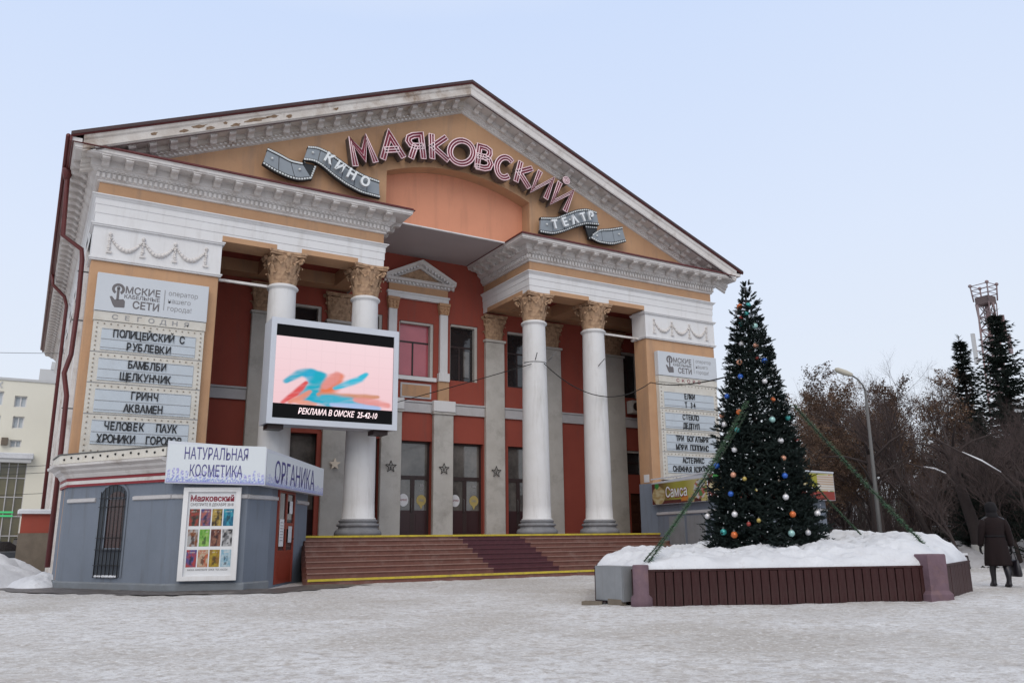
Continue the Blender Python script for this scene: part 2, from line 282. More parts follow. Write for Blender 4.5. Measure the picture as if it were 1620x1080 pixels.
    def ball(s, c, r, nu=12, nv=8, sz=1.0):
        V = [(c[0], c[1], c[2] + r * sz)]; F = []
        for i in range(1, nv):
            p = math.pi * i / nv
            for k in range(nu):
                t = 2 * math.pi * k / nu; V.append((c[0] + r * math.sin(p) * math.cos(t), c[1] + r * math.sin(p) * math.sin(t), c[2] + r * sz * math.cos(p)))
        V.append((c[0], c[1], c[2] - r * sz))
        for k in range(nu): F.append((0, 1 + k, 1 + (k + 1) % nu)); F.append((len(V) - 1, 1 + (nv - 2) * nu + (k + 1) % nu, 1 + (nv - 2) * nu + k))
        for i in range(nv - 2):
            for k in range(nu): F.append((1 + i * nu + k, 1 + (i + 1) * nu + k, 1 + (i + 1) * nu + (k + 1) % nu, 1 + i * nu + (k + 1) % nu))
        return s.add(V, F, True)
    def mesh(s, name, ma, off=Vector((0, 0, 0)), fix=True):
        me = bpy.data.meshes.new(name)
        me.from_pydata([(x[0] - off.x, x[1] - off.y, x[2] - off.z) for x in s.v] if off.length else s.v, [], s.f)
        me.polygons.foreach_set('use_smooth', s.s); me.materials.append(ma)
        if fix and len(s.f) < 60000:
            b = bmesh.new(); b.from_mesh(me); bmesh.ops.recalc_face_normals(b, faces=b.faces); b.to_mesh(me); b.free()
        me.update(); return me
    def build(s, name, ma, parent=None, kind=None, label=None, fix=True, auto=False):
        off = LOC.get(parent.name, Vector((0, 0, 0))) if parent else Vector((0, 0, 0))
        o = bpy.data.objects.new(name, s.mesh(name, ma, off, fix)); col.objects.link(o)
        if parent: o.parent = parent
        LOC[o.name] = off
        if kind: o['kind'] = kind
        if label: o['label'] = label
        return o
def tag(o, label=None, cat=None, group=None, kind=None):
    if label: o['label'] = label
    if cat: o['category'] = cat
    if group: o['group'] = group
    if kind: o['kind'] = kind
    return o
def thing(name, label, cat, loc=(0, 0, 0), group=None):
    o = bpy.data.objects.new(name, None); col.objects.link(o); o.location = loc; o.empty_display_size = 0.2
    LOC[o.name] = Vector(loc); return tag(o, label, cat, group)
def inst(name, me, parent=None, loc=(0, 0, 0), rot=None, scl=None):
    o = bpy.data.objects.new(name, me); col.objects.link(o)
    off = LOC.get(parent.name, Vector((0, 0, 0))) if parent else Vector((0, 0, 0))
    o.location = Vector(loc) - off
    if rot: o.rotation_euler = rot
    if scl: o.scale = scl
    if parent: o.parent = parent
    LOC[o.name] = off
    return o
def copy_tree(o, parent=None):
    c = o.copy(); col.objects.link(c); c.parent = parent
    for ch in list(o.children): copy_tree(ch, c)
    return c
def wall_holes(mb, x0, x1, z0, z1, y, holes, depth=0.35, out=1):
    xs = sorted(set([x0, x1] + [h[0] for h in holes] + [h[1] for h in holes])); zs = sorted(set([z0, z1] + [h[2] for h in holes] + [h[3] for h in holes]))
    for i in range(len(xs) - 1):
        for j in range(len(zs) - 1):
            cx, cz = (xs[i] + xs[i + 1]) / 2, (zs[j] + zs[j + 1]) / 2
            if any(h[0] < cx < h[1] and h[2] < cz < h[3] for h in holes): continue
            mb.quad((xs[i], y, zs[j]), (xs[i + 1], y, zs[j]), (xs[i + 1], y, zs[j + 1]), (xs[i], y, zs[j + 1]))
    for a, b, c, d in holes:
        yy = y + depth * out
        mb.quad((a, y, c), (a, yy, c), (a, yy, d), (a, y, d)); mb.quad((b, y, c), (b, yy, c), (b, yy, d), (b, y, d))
        mb.quad((a, y, d), (a, yy, d), (b, yy, d), (b, y, d)); mb.quad((a, y, c), (a, yy, c), (b, yy, c), (b, y, c))
# text turned into geometry
_txt = {}
def text_geo(body, bold=0.0, depth=0.0):
    k = (body, bold, depth)
    if k not in _txt:
        c = bpy.data.curves.new('lettering', 'FONT'); c.body = body; c.size = 1.0; c.offset = bold; c.extrude = depth; c.resolution_u = 3; c.align_x = 'CENTER'
        o = bpy.data.objects.new('lettering', c); col.objects.link(o)
        dg = bpy.context.evaluated_depsgraph_get(); ev = o.evaluated_get(dg); me = ev.to_mesh()
        V = [tuple(v.co) for v in me.vertices]; F = [tuple(p.vertices) for p in me.polygons]
        ev.to_mesh_clear(); bpy.data.objects.remove(o); bpy.data.curves.remove(c)
        _txt[k] = (V, F)
    return _txt[k]
def add_text(mb, body, origin, size, xs=1.0, xdir=(1, 0, 0), zdir=(0, 0, 1), bold=0.0, depth=0.0, align='C', width=None):
    V, F = text_geo(body, bold, depth)
    if not V: return
    X = Vector(xdir).normalized(); Z = Vector(zdir).normalized(); N = X.cross(Z).normalized()   # N away from the viewer side
    xmin = min(v[0] for v in V); xmax = max(v[0] for v in V)
    if width: xs = width / ((xmax - xmin) * size)
    sh = 0 if align == 'C' else (-xmin if align == 'L' else -xmax)
    if align == 'C': sh = -(xmin + xmax) / 2
    o = Vector(origin)
    mb.add([o + X * ((v[0] + sh) * size * xs) + Z * (v[1] * size) - N * (v[2] * size) * -1 for v in V], F)
# flat printed pictures: a grid whose cells carry a colour
def picture(name, origin, xdir, zdir, wd, ht, nx, nz, fn, ma, parent=None, **kw):
    o = Vector(origin); X = Vector(xdir).normalized(); Z = Vector(zdir).normalized(); off = LOC.get(parent.name, Vector((0, 0, 0))) if parent else Vector((0, 0, 0))
    V = [o + X * (wd * i / nx) + Z * (ht * j / nz) - off for j in range(nz + 1) for i in range(nx + 1)]
    F = [(j * (nx + 1) + i, j * (nx + 1) + i + 1, (j + 1) * (nx + 1) + i + 1, (j + 1) * (nx + 1) + i) for j in range(nz) for i in range(nx)]
    me = bpy.data.meshes.new(name); me.from_pydata([tuple(v) for v in V], [], F); me.materials.append(ma)
    a = me.color_attributes.new('print', 'FLOAT_COLOR', 'POINT'); buf = []
    for j in range(nz + 1):
        for i in range(nx + 1): buf += [*fn(i / nx, j / nz), 1.0]
    a.data.foreach_set('color', buf)
    ob = bpy.data.objects.new(name, me); col.objects.link(ob)
    if parent: ob.parent = parent
    LOC[ob.name] = off
    return ob
def lerp(a, b, t): return tuple(x + (y - x) * t for x, y in zip(a, b))
def fbm(x, y, s=1.0, o=4): return noise.fractal(Vector((x * s, y * s, 3.1)), 0.6, 2.0, o)

# ================================================================== GROUND
def grid_sheet(name, xs, ys, hf, ma, kind='structure', parent=None, mask=None):
    V = [(x, y, hf(x, y)) for y in ys for x in xs]; n = len(xs); F = []
    for j in range(len(ys) - 1):
        for i in range(n - 1):
            if mask and not mask((xs[i] + xs[i + 1]) / 2, (ys[j] + ys[j + 1]) / 2): continue
            F.append((j * n + i, j * n + i + 1, (j + 1) * n + i + 1, (j + 1) * n + i))
    mb = MB(); mb.add(V, F, True); o = mb.build(name, ma, parent, kind=kind, fix=False); return o
def stretch(a, b, step, far):
    r = []; x = a
    while x < b: r.append(x); x += step
    r.append(b); s = step
    while r[-1] < far[1]: s *= 1.5; r.append(r[-1] + s)
    s = step; q = []
    x = a
    while x > far[0]: s *= 1.5; x -= s; q.append(x)
    return q[::-1] + r
def gh(x, y):
    n = noise.fractal(Vector((x * 0.8, y * 0.8, 0)), 0.7, 2.1, 4) * 0.022
    if -24 < x < 14 and -28 < y < -2: n += noise.noise(Vector((x * 3.1, y * 3.1, 5))) * 0.012 + noise.noise(Vector((x * 7, y * 7, 8))) * 0.006
    return n - 0.012
snow_ground = grid_sheet('snow_ground', stretch(-18, 9, 0.11, (-900, 900)), stretch(-25.5, -3, 0.11, (-900, 900)), gh, M['snow_ground'])
# thawed dark strip round the kiosk foot
mb = MB(); pts_i = [(-13.4, .4), (-12.75, -1.2), (-11.9, -2.8), (-10.8, -4.6), (-9.6, -5.3), (-8.5, -5.75), (-7.6, -5.0), (-7.0, -4.3)]
pts_o = [(-14.6, -.3), (-13.6, -2.4), (-12.6, -4.1), (-11.5, -5.6), (-9.9, -6.5), (-8.4, -6.9), (-7.0, -6.1), (-5.4, -5.0)]
def dens(p, k=8, j=0.0):
    r = []
    for i in range(len(p) - 1):
        for t in range(k):
            q = lerp(p[i], p[i + 1], t / k); r.append((q[0] + random.uniform(-j, j), q[1] + random.uniform(-j, j)))
    r.append(p[-1]); return r
A = dens([(a + .5, b + .6) for a, b in pts_i]); B = dens([(a + .25, b + .35) for a, b in pts_o], 8, 0.16)
V = [(x, y, .030) for x, y in A] + [(x, y, .004) for x, y in B]; n = len(A)
mb.add(V, [(i, i + 1, n + i + 1, n + i) for i in range(n - 1)]); mb.build('wet_pavement', M['wet'], kind='structure', fix=False)

# ================================================================== THEATRE
T = thing('theater_building', 'white and ochre columned theatre with a big pediment and red walls', 'theater')
XL, XCL, XCR, XR, XBL, XBR = -12.76, -3.27, 3.0, 12.95, -8.99, 8.93
D = 3.94; ZF = 1.33
# ---- red back wall of the porch with its openings
holes = [(-0.97, .60, 7.76, 10.10), (1.38, 2.72, 7.74, 10.22), (4.22, 5.50, 7.68, 10.22), (-3.02, -1.72, 7.74, 10.22), (-5.55, -4.28, 7.70, 10.22),
         (-0.84, .58, ZF + .01, 5.09), (1.48, 3.0, ZF + .01, 5.09), (4.22, 5.5, ZF + .01, 5.07), (-5.30, -4.16, ZF + .01, 5.16), (-3.05, -1.72, ZF + .01, 5.1),
         (10.70, 11.75, 4.04, 5.17), (10.85, 11.9, ZF + .01, 3.17), (10.62, 11.7, 7.7, 9.95)]
mb = MB(); wall_holes(mb, XL + .3, XR - .3, ZF, 12.97, D, holes, 0.32); mb.build('back_wall', M['red'], T, fix=False)
# dark room behind
mb = MB(); mb.box(XL + .4, XR - .4, D + .6, D + .7, ZF, 12.9); mb.build('inner_wall', M['scr_dark'], T)
# ---- windows and doors in that wall
def window(x0, x1, z0, z1, y, glass, split=0.62, mull=(0.48,), frame=0.07, white_trim=True, nm='window', sash=None):
    f = MB(); yf = y
    f.box(x0, x0 + frame, yf, yf + .06, z0, z1); f.box(x1 - frame, x1, yf, yf + .06, z0, z1); f.box(x0 + frame, x1 - frame, yf, yf + .06, z1 - frame, z1); f.box(x0 + frame, x1 - frame, yf, yf + .06, z0, z0 + frame)
    zt = z0 + (z1 - z0) * split; f.box(x0 + frame, x1 - frame, yf + .002, yf + .058, zt - frame / 2, zt + frame / 2)
    for q in mull:
        xm = x0 + (x1 - x0) * q; f.box(xm - frame / 2, xm + frame / 2, yf + .004, yf + .056, z0 + frame, zt - frame / 2)
    o = f.build(nm, M['dark'], T)
    xs = [x0 + frame] + [x0 + (x1 - x0) * q for q in mull] + [x1 - frame]
    for i in range(len(xs) - 1):
        a = xs[i] + (frame / 2 if i else 0); b = xs[i + 1] - (frame / 2 if i + 2 < len(xs) else 0)
        MB().box(a, b, yf + .025, yf + .035, z0 + frame, zt - frame / 2).build('pane', glass, o)
    MB().box(x0 + frame, x1 - frame, yf + .025, yf + .035, zt + frame / 2, z1 - frame).build('pane', glass, o)
    if white_trim:
        t = MB(); e_ = .13
        t.box(x0 - .002, x0 + e_ * .5, D + .10, D + .2, z0, z1); t.box(x1 - e_, x1 + .002, D + .05, D + .25, z0, z1); t.box(x0 + .07, x1 - e_, D + .05, D + .25, z1 - .09, z1 + .002)
        t.build('trim', M['pil'], o)
    return o
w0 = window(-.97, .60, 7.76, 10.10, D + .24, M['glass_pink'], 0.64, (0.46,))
for a, b in ((1.38, 2.72), (-3.02, -1.72), (4.22, 5.50), (-5.55, -4.28)):
    w1 = window(a, b, 7.72, 10.22, D + .24, M['glass'], 0.62, (0.42, 0.58) if a == 1.38 else (0.5,))
window(10.62, 11.7, 7.72, 9.95, D + .24, M['glass'], 0.62, (0.5,)); window(10.70, 11.75, 4.05, 5.16, D + .24, M['glass'], 0.5, ())
# opened sash in the second window, its caught light painted into the door glass
MB().box(2.13, 2.40, D + .20, D + .235, 7.95, 9.1).build('sash', M['glass_door'], w1)
def door(x0, x1, z0, z1, y, sticker=True):
    d = MB(); fr = .09; zt = 3.62
    d.box(x0, x0 + fr, y, y + .08, z0, z1); d.box(x1 - fr, x1, y, y + .08, z0, z1); d.box(x0 + fr, x1 - fr, y, y + .08, z1 - fr, z1); d.box(x0 + fr, x1 - fr, y - .004, y + .076, zt - .08, zt + .08)
    xm = (x0 + x1) / 2 - .02
    d.box(xm - .09, xm + .09, y + .004, y + .072, z0, zt - .08)
    o = d.build('door', M['dark'], T)
    MB().box(x0 + fr, x1 - fr, y + .03, y + .04, zt + .08, z1 - fr).build('transom_pane', M['glass_door'], o)
    for a, b in ((x0 + fr, xm - .09), (xm + .09, x1 - fr)):
        MB().box(a, b, y + .03, y + .04, 2.32, zt - .08).build('pane', M['glass_door'], o)
        q = MB(); q.box(a, b, y + .012, y + .05, z0, 2.32); q.box(a + .07, b - .07, y + .002, y + .011, z0 + .12, 2.2); q.build('lower_panel', M['door_low'], o)
    h = MB(); h.tube([(xm - .05, y - .01, 2.25), (xm - .05, y - .06, 2.3), (xm - .05, y - .06, 2.75), (xm - .05, y - .01, 2.8)], .014); h.build('handle', M['lamp'], o)
    if sticker:
        s1 = MB(); s1.prism([((x0 + fr + .22) + .21 * math.cos(t * math.pi / 12), 2.72 + .25 * math.sin(t * math.pi / 12)) for t in range(24)], 'Y', y + .018, y + .024); s1.build('round_sticker', M['paper'], o)
        s3 = MB(); add_text(s3, 'КИНО', (x0 + fr + .22, y + .012, 2.69), .11, bold=.02); s3.build('sticker_lettering', M['ink_red'], o)
        s2 = MB(); s2.prism([((x1 - fr - .24) + .21 * math.cos(t * math.pi / 12), 2.72 + .22 * math.sin(t * math.pi / 12)) for t in range(24)], 'Y', y + .018, y + .024)
        s2.prism([(x1 - fr - .32, 2.52), (x1 - fr - .24, 2.36), (x1 - fr - .17, 2.52)], 'Y', y + .019, y + .0235); s2.build('yellow_sticker', mat_y, o)
        s4 = MB(); add_text(s4, 'МЫ', (x1 - fr - .24, y + .012, 2.68), .13, bold=.02); s4.box(x1 - fr - .31, x1 - fr - .15, y + .018, y + .024, 3.28, 3.36); s4.box(x1 - fr - .31, x1 - fr - .17, y + .018, y + .024, 3.12, 3.15); s4.build('sticker_text', M['ink_soft'], o)
    return o
mat_y = mat('pale_yellow_sticker', (0.42, 0.33, 0.12), 0.6, None, .4, 9, 0)
door(-.84, .58, ZF + .01, 5.09, D + .22); door(1.48, 3.0, ZF + .01, 5.09, D + .22); door(4.22, 5.5, ZF + .01, 5.07, D + .22, False)
door(-5.30, -4.16, ZF + .01, 5.16, D + .22, False); door(-3.05, -1.72, ZF + .01, 5.1, D + .22, False)
bd = MB(); bd.box(10.85, 11.9, D + .12, D + .2, ZF + .01, 3.17); o = bd.build('wooden_door', M['brown_door'], T)
for k in range(4):
    for s_ in (0, 1):
        MB().bbox(10.93 + s_ * .5, 11.33 + s_ * .5, D + .09, D + .118, ZF + .12 + k * .44, ZF + .46 + k * .44, .012).build('panel', M['brown_door'], o)
# red-brown surround of the left dark opening
mb = MB(); mb.box(-4.28, -4.10, D - .10, D - .002, ZF, 5.25); mb.box(-5.30, -4.28, D - .10, D - .002, 5.16, 5.3); mb.build('door_surround', M['red'], T)
# ---- pilasters on the back wall
def pilaster(x0, x1, z1, ma=M['pil'], z0=ZF, cap=True, dep=.2, nm='pilaster'):
    m_ = MB(); m_.bbox(x0, x1, D - dep, D - .003, z0, z1, .02)
    o = m_.build(nm, ma, T)
    MB().box(x0 - .05, x1 + .05, D - dep - .06, D - .004, z1, z1 + .1).build('neck', ma, o)
    return o
BIGP = [(3.04, 3.97), (-4.10, -3.06), (6.03, 6.97), (-7.02, -6.10), (9.55, 10.60), (-10.6, -9.6)]
pils = [pilaster(a, b, 9.58) for a, b in BIGP]
for a, b in ((-1.72, -.84), (.58, 1.48)):
    o = pilaster(a, b, 6.22, z0=ZF)
    MB().bbox(a - .06, b + .06, D - .30, D - .003, 6.33, 6.78, .03).build('cap_block', M['white'], o)
# ---- string band between the storeys, plain and moulded
def band_seg(a, b):
    mb = MB(); mb.bbox(a, b, D - .09, D - .004, 6.26, 6.66, .02); mb.box(a, b, D - .13, D - .004, 6.66, 6.73); mb.build('string_course', M['band'], T)
xs_b = [XL + .3] + sum([[a, b] for a, b in sorted([(-10.6, -9.6), (-7.02, -6.10), (-4.10, -3.06), (-1.78, -.78), (.52, 1.54), (3.04, 3.97), (6.03, 6.97), (9.55, 10.60)])], []) + [XR - .3]
for i in range(0, len(xs_b), 2): band_seg(xs_b[i] + .002, xs_b[i + 1] - .002)
# ---- aedicule round the middle window
ae = MB()
for a in (-1.50, .84): ae.bbox(a, a + .36, D - .16, D - .003, 7.98, 10.52, .01); ae.box(a - .06, a + .44, D - .2, D - .002, 7.62, 7.97); 
ae.box(-1.56, 1.24, D - .14, D - .001, 11.03, 11.22); ae.box(-1.60, 1.28, D - .18, D - .001, 11.22, 11.30); ae.box(-1.06, .70, D - .13, D - .002, 7.58, 7.74)
o_ae = ae.build('window_surround', M['white'], T)
for a in (-1.54, .80):
    ae = MB(); ae.box(a - .04, a + .48, D - .24, D - .003, 10.90, 11.02); ae.prism([(a + .02, 10.52), (a + .42, 10.52), (a + .48, 10.9), (a - .04, 10.9)], 'Y', D - .2, D - .004)
    for q in range(3):
        for s_ in (0, 1): ae.ball((a + .06 + q * .16, D - .2, 10.6 + s_ * .17 + .03), .06, 6, 5, 1.3)
    ae.build('small_capital', M['ochre'], T)
for a, b in ((-1.55, -1.05), (.79, 1.29)): MB().box(a, b, D - .13, D - .003, ZF + 5.40, 7.615).build('pedestal', M['ochre'], T)
MB().box(-1.52, 1.20, D - .12, D - .002, 11.303, 11.62).build('window_frieze', M['ochre'], T)
pn = MB(); pn.box(-.88, .50, D - .05, D - .003, 6.84, 7.46); pn.build('sill_panel_frame', M['band'], T); MB().box(-.81, .43, D - .065, D - .049, 6.91, 7.39).build('sill_panel', M['ochre'], T)
# small pediment
pd = MB(); apx, apz = -.10, 12.78
pd.sweep([(-1.55, D - .02), (-1.55, D - .12), (1.24, D - .12), (1.24, D - .02)], [(0, 11.62), (.05, 11.64), (.05, 11.72), (.16, 11.76), (.16, 11.84), (.2, 11.87), (0, 11.9)])
for sx, xe in ((-1, -1.72), (1, 1.50)):
    prof = [(0, -.34), (.08, -.32), (.10, -.22), (.24, -.18), (.30, -.10), (.32, 0), (0, .02)]
    V = [(x, D - .05 - o_, (z if True else 0) + dz) for x, z in ((xe, 11.98), (apx, apz)) for o_, dz in prof]; k = len(prof)
    pd.add(V, [(j, k + j, k + j + 1, j + 1) for j in range(k - 1)] + [tuple(range(k))])
o_pd = pd.build('window_pediment', M['cornice'], T)
dn = MB()
for i in range(17): x = -1.5 + i * .165; dn.box(x, x + .08, D - .25, D - .17, 11.65, 11.73)
for sx, xe in ((-1, -1.72), (1, 1.50)):
    for i in range(1, 11):
        t = i / 11.5; x = xe + (apx - xe) * t; z = 11.98 + (apz - 11.98) * t - .26; dn.box(x - .04, x + .04, D - .30, D - .12, z, z + .09)
o = dn.build('dentil', M['white'], T, kind='stuff')
MB().prism([(-1.3, 11.9), (1.05, 11.9), (-.1, 12.42)], 'Y', D - .03, D - .004).build('pediment_field', M['ochre_dk'], T)
# ---- stars on the pilasters
def star_mesh():
    mb = MB(); 
    P = [((.24 if k % 2 == 0 else .10) * math.sin(math.pi * k / 5), (.24 if k % 2 == 0 else .10) * math.cos(math.pi * k / 5)) for k in range(10)]
    return P
SP = star_mesh(); star_proto = None
for (x, z, gold, where) in ((-3.60, 4.01, True, 'cream five-pointed star on the pilaster beside the kiosk sign'), (-1.30, 3.99, False, 'thin outlined metal star on the pilaster left of the first glass door'), (1.03, 3.97, False, 'thin outlined metal star on the pilaster between the two glass doors'), (3.49, 3.93, False, 'thin outlined metal star on the pilaster right of the second glass door')):
    t = thing('wall_star', where, 'star', (x, D - .22, z), 'stars on the porch pilasters')
    s_ = MB()
    if gold:
        s_.prism([(x + p[0], z + p[1]) for p in SP], 'Y', D - .30, D - .27); s_.build('star_face', mat('pale_gold_star', (.85, .74, .60), .5, bump=0), t)
        b_ = MB(); b_.tube([(x, D - .27, z), (x, D - .2, z)], .03); b_.build('bolt', M['lamp'], t)
    else:
        for k in range(10): p, q = SP[k], SP[(k + 1) % 10]; s_.tube([(x + p[0], D - .26, z + p[1]), (x + q[0], D - .26, z + q[1])], .014, 4, False)
        s_.build('star_frame', M['wire'], t)
        b_ = MB(); b_.tube([(x - .11, D - .25, z + .05), (x + .11, D - .25, z + .05)], .011, 4); b_.tube([(x, D - .26, z), (x, D - .2, z - .05)], .03); b_.tube([(x - .08, D - .25, z - .1), (x, D - .24, z - .02), (x + .08, D - .25, z - .1)], .009, 4); b_.build('lamp_wire', M['lamp'], t)
# ---- steps and floor
F_ = MB(); F_.box(XL + .3, XR - .3, -.74, D - .01, 1.0, ZF - .004); F_.build('porch_floor', M['slab'], T)
F_ = MB(); F_.box(XL + .4, XR - .4, -.7, D + .5, -.2, .99); F_.build('podium', M['base'], T)
NS = 8; run = .354; rise = (ZF - .15) / NS
PX0, PX1 = -.72, 1.75
for k in range(NS + 1):
    z1 = ZF - k * rise if k < NS else .15; z0 = z1 - (rise if k < NS else .15); y0 = -1.10 - k * run; y1 = y0 + run + .03
    if k == 0: y1 = -.745
    if k == NS: z0 = -.1
    xa, xb = -6.07 - k / NS * .70, 8.35
    for (a, b, ma) in ((xa, PX0, M['step']), (PX0, PX1, M['step_dk']), (PX1, xb, M['step'])):
        if k == NS and ma is M['step_dk']: ma = M['step']
        m_ = MB(); m_.box(a + .001, b - .001, y0, y1, z0 - .25 if k < NS else z0, z1 - .035)
        m_.box(a + .001, b - .001, y0 - .025, y1, z1 - .034, z1)
        o = m_.build('step', ma, T, kind=None)
        if k not in (0, NS) and ma is M['step']: MB().box(a + .001, b - .001, y0 - .027, y0 + .02, z1 - .012, z1 + .003).build('nosing', M['rail'], o)
    if k in (0, NS):
        x = xa
        while x < xb - .01:
            x2 = min(x + (1.6 if k else 2.2), xb)
            if not (k == 0 and 6.3 < (x + x2) / 2 < 6.9): MB().box(x + .004, x2 - .004, y0 - .033, y0 + .03, z1 - .055, z1 + .006).build('warning_strip', M['yellow'], T)
            x = x2
# ---- pylons at both ends
for s_, x0, x1 in ((-1, XL + .03, XBL), (1, XBR, XR - .03)):
    MB().bbox(x0, x1, 0, .85, -.1, 9.60, .02).build('end_pier', M['ochre'], T)
    mb = MB(); mb.box(x0 - .03, x1 + .03, -.04, .88, 9.64, 10.70); mb.box(x0 - .02, x1 + .02, -.005, .86, 10.78, 10.868)
    for z, o_ in ((9.60, .07), (10.70, .10)):
        mb.box(x0 - o_ + .01, x1 + o_ - .01, -o_, .92, z, z + .05); mb.box(x0 - o_ - .02, x1 + o_ + .02, -o_ - .03, .94, z + .05, z + .09)
    mb.build('garland_block', M['white'], T)
    mb = MB(); mb.box(x0 + .2, x1 - .2, -.066, -.041, 9.78, 10.60)
    # garlands: three swags and four tassels
    g = MB(); a = x0 + .45; b = x1 - .45; n = 3; zt = 10.42
    for i in range(n):
        u0 = a + (b - a) * i / n; u1 = a + (b - a) * (i + 1) / n
        for k in range(22):
            t = k / 21; x = u0 + (u1 - u0) * t; z = zt - .42 * 4 * t * (1 - t) ; rr = .028 + .045 * math.sin(math.pi * t)
            g.ball((x, -.05 - .02 * (k % 2), z + random.uniform(-.01, .01)), rr, 6, 5)
    g.build('garland', M['cornice'], T)
    for i in range(n + 1):
        g = MB(); x = a + (b - a) * i / n
        for k in range(7): g.ball((x + random.uniform(-.015, .015), -.055, zt - k * .075), .055 if k in (2, 5) else .04, 6, 5)
        g.box(x - .075, x + .075, -.10, -.04, zt - .56, zt - .50); g.ball((x, -.06, zt + .05), .06, 6, 5); g.build('tassel', M['cornice'], T)
# outer side walls and building body
mb = MB(); mb.box(XL + .10, XL + .40, .86, 32, -.1, 12.7); mb.box(XR - .40, XR - .10, .86, 32, -.1, 12.7); mb.box(XL + .1, XR - .1, 31.7, 32, -.1, 12.7); mb.build('side_wall', M['band'], T)
mb = MB()
for y in (3.2, 6.8, 10.4, 14, 17.6, 21.2, 24.8, 28.4): mb.box(XL - .02, XL + .098, y, y + .9, 0, 11.6)
mb.build('side_pier', M['cornice'], T)
# ---- entablature round both side blocks
arch_prof = [(0, 10.87), (0.0, 11.12), (.02, 11.14), (.02, 11.40), (.04, 11.42), (.04, 11.60), (.07, 11.63), (.10, 11.68), (.14, 11.70), (.14, 11.735), (-.3, 11.74)]
pl = [(XL, 32), (XL, 0), (XCL, 0), (XCL, D - .01)]; pr_ = [(XCR, D - .01), (XCR, 0), (XR, 0), (XR, 32)]
for p in (pl, pr_):
    mb = MB(); mb.sweep(p, arch_prof); mb.build('architrave', M['white'], T, fix=False)
    mb = MB(); mb.sweep(p, [(-.02, 11.735), (-.02, 12.16)]); mb.build('frieze', M['ochre'], T, fix=False)
    cp = [(-.02, 12.145), (.05, 12.16), (.05, 12.22), (.10, 12.24), (.10, 12.42), (.16, 12.44), (.16, 12.46), (.24, 12.52), (.24, 12.54), (.30, 12.56), (.30, 12.775), (.74, 12.775), (.74, 12.80), (.78, 12.82), (.78, 12.90), (.82, 12.93), (-.3, 13.0)]
    mb = MB(); mb.sweep(p, cp); mb.build('cornice', M['cornice'], T, fix=False)
    mb = MB(); mb.sweep(p, [(.70, 12.931), (.84, 12.931), (.86, 12.95), (.84, 12.97), (.80, 12.975), (.80, 13.03), (0.0, 13.12)]); mb.build('gutter_flashing', M['maroon'], T, fix=False)
# soffits of the beams and the porch ceilings
for a, b in ((XL + .2, XCL - .012), (XCR + .012, XR - .2)):
    mb = MB(); mb.box(a, b, .06, .95, 10.872, 11.5); mb.box(a, b, D - .75, D - .012, 10.95, 11.5)
    cx_ = [-3.68, -6.66] if a < 0 else [3.46, 6.45]
    for c in cx_: mb.box(max(c - .38, a), min(c + .38, b), .952, D - .752, 10.88, 11.5)
    mb.build('porch_beam', M['ochre'], T)
    mb = MB(); mb.box(a, b, .95, D - .75, 11.42, 11.44); mb.build('porch_ceiling', M['red'], T)
MB().box(XCL - .35, XCL - .008, .953, D - .753, 10.874, 11.0).build('return_beam', M['ochre'], T); MB().box(XCR + .008, XCR + .35, .953, D - .753, 10.874, 11.0).build('return_beam', M['ochre'], T)
# ochre recessed strips along the lower edge of the architrave
for a, b in ((-8.96, -7.16), (-6.30, -4.26), (3.98, 5.93), (6.98, 8.90)):
    MB().box(a, b, -.012, .02, 10.865, 11.05).build('architrave_strip', M['ochre'], T)
MB().box(XCR - .012, XCR + .02, .55, D - .4, 10.865, 11.05).build('architrave_strip', M['ochre'], T)
# modillions
def modil():
    mb = MB(); P = [(0, 0), (-.42, 0), (-.44, -.03), (-.44, -.06), (-.38, -.09), (-.30, -.09), (-.20, -.11), (-.12, -.17), (-.05, -.21), (0, -.21)]
    mb.prism(P, 'X', -.11, .11); mb.box(-.13, .13, -.46, 0, -.002, .03)
    mb.tube([(-.115, -.07, -.15), (.115, -.07, -.15)], .055, 8, True)
    return mb.mesh('modillion', M['cornice'])
mm = modil()
def row(p0, p1, z, ang, sp=.66, sl=0.0, start=.5, tilt=0.0):
    p0 = Vector(p0); p1 = Vector(p1); L_ = (p1 - p0).length; n = max(1, int((L_ - 2 * start) / sp)); st = (L_ - 2 * start) / n
    for i in range(n + 1):
        q = p0 + (p1 - p0) * ((start + i * st) / L_); inst('modillion', mm, T, (q.x, q.y, z), rot=(0, 0, ang))
row((XL, -.30), (XCL, -.30), 12.745, 0, .66, start=.1); row((XCR, -.30), (XR, -.30), 12.745, 0, .66, start=.1)
row((XCR - .30, 0), (XCR - .30, D), 12.745, -math.pi / 2, .60, start=.35); row((XCL + .30, 0), (XCL + .30, D), 12.745, math.pi / 2, .60, start=.35)
row((XL - .30, 0), (XL - .30, 32), 12.745, -math.pi / 2, .66, start=.3)
# dentils
mb = MB()
def dent(a, b, fixd, ax):
    n = int((b - a) / .15)
    for i in range(n):
        x = a + (b - a) * i / n
        if ax == 'x': mb.box(x, x + .085, -.165, -.099, 12.26, 12.41)
        elif ax == 'r': mb.box(fixd[0], fixd[1], x, x + .085, 12.26, 12.41)
        if ax == 'x' and i % 1 == 0: mb.box(x + .02, x + .10, -.215, -.161, 12.455, 12.50)
dent(XL - .1, XCL + .1, 0, 'x'); dent(XCR - .1, XR + .1, 0, 'x'); dent(-.1, D, (XCR - .165, XCR - .099), 'r'); dent(-.1, D, (XCL + .099, XCL + .165), 'r')
mb.build('dentil_row', M['cornice'], T, kind='stuff')
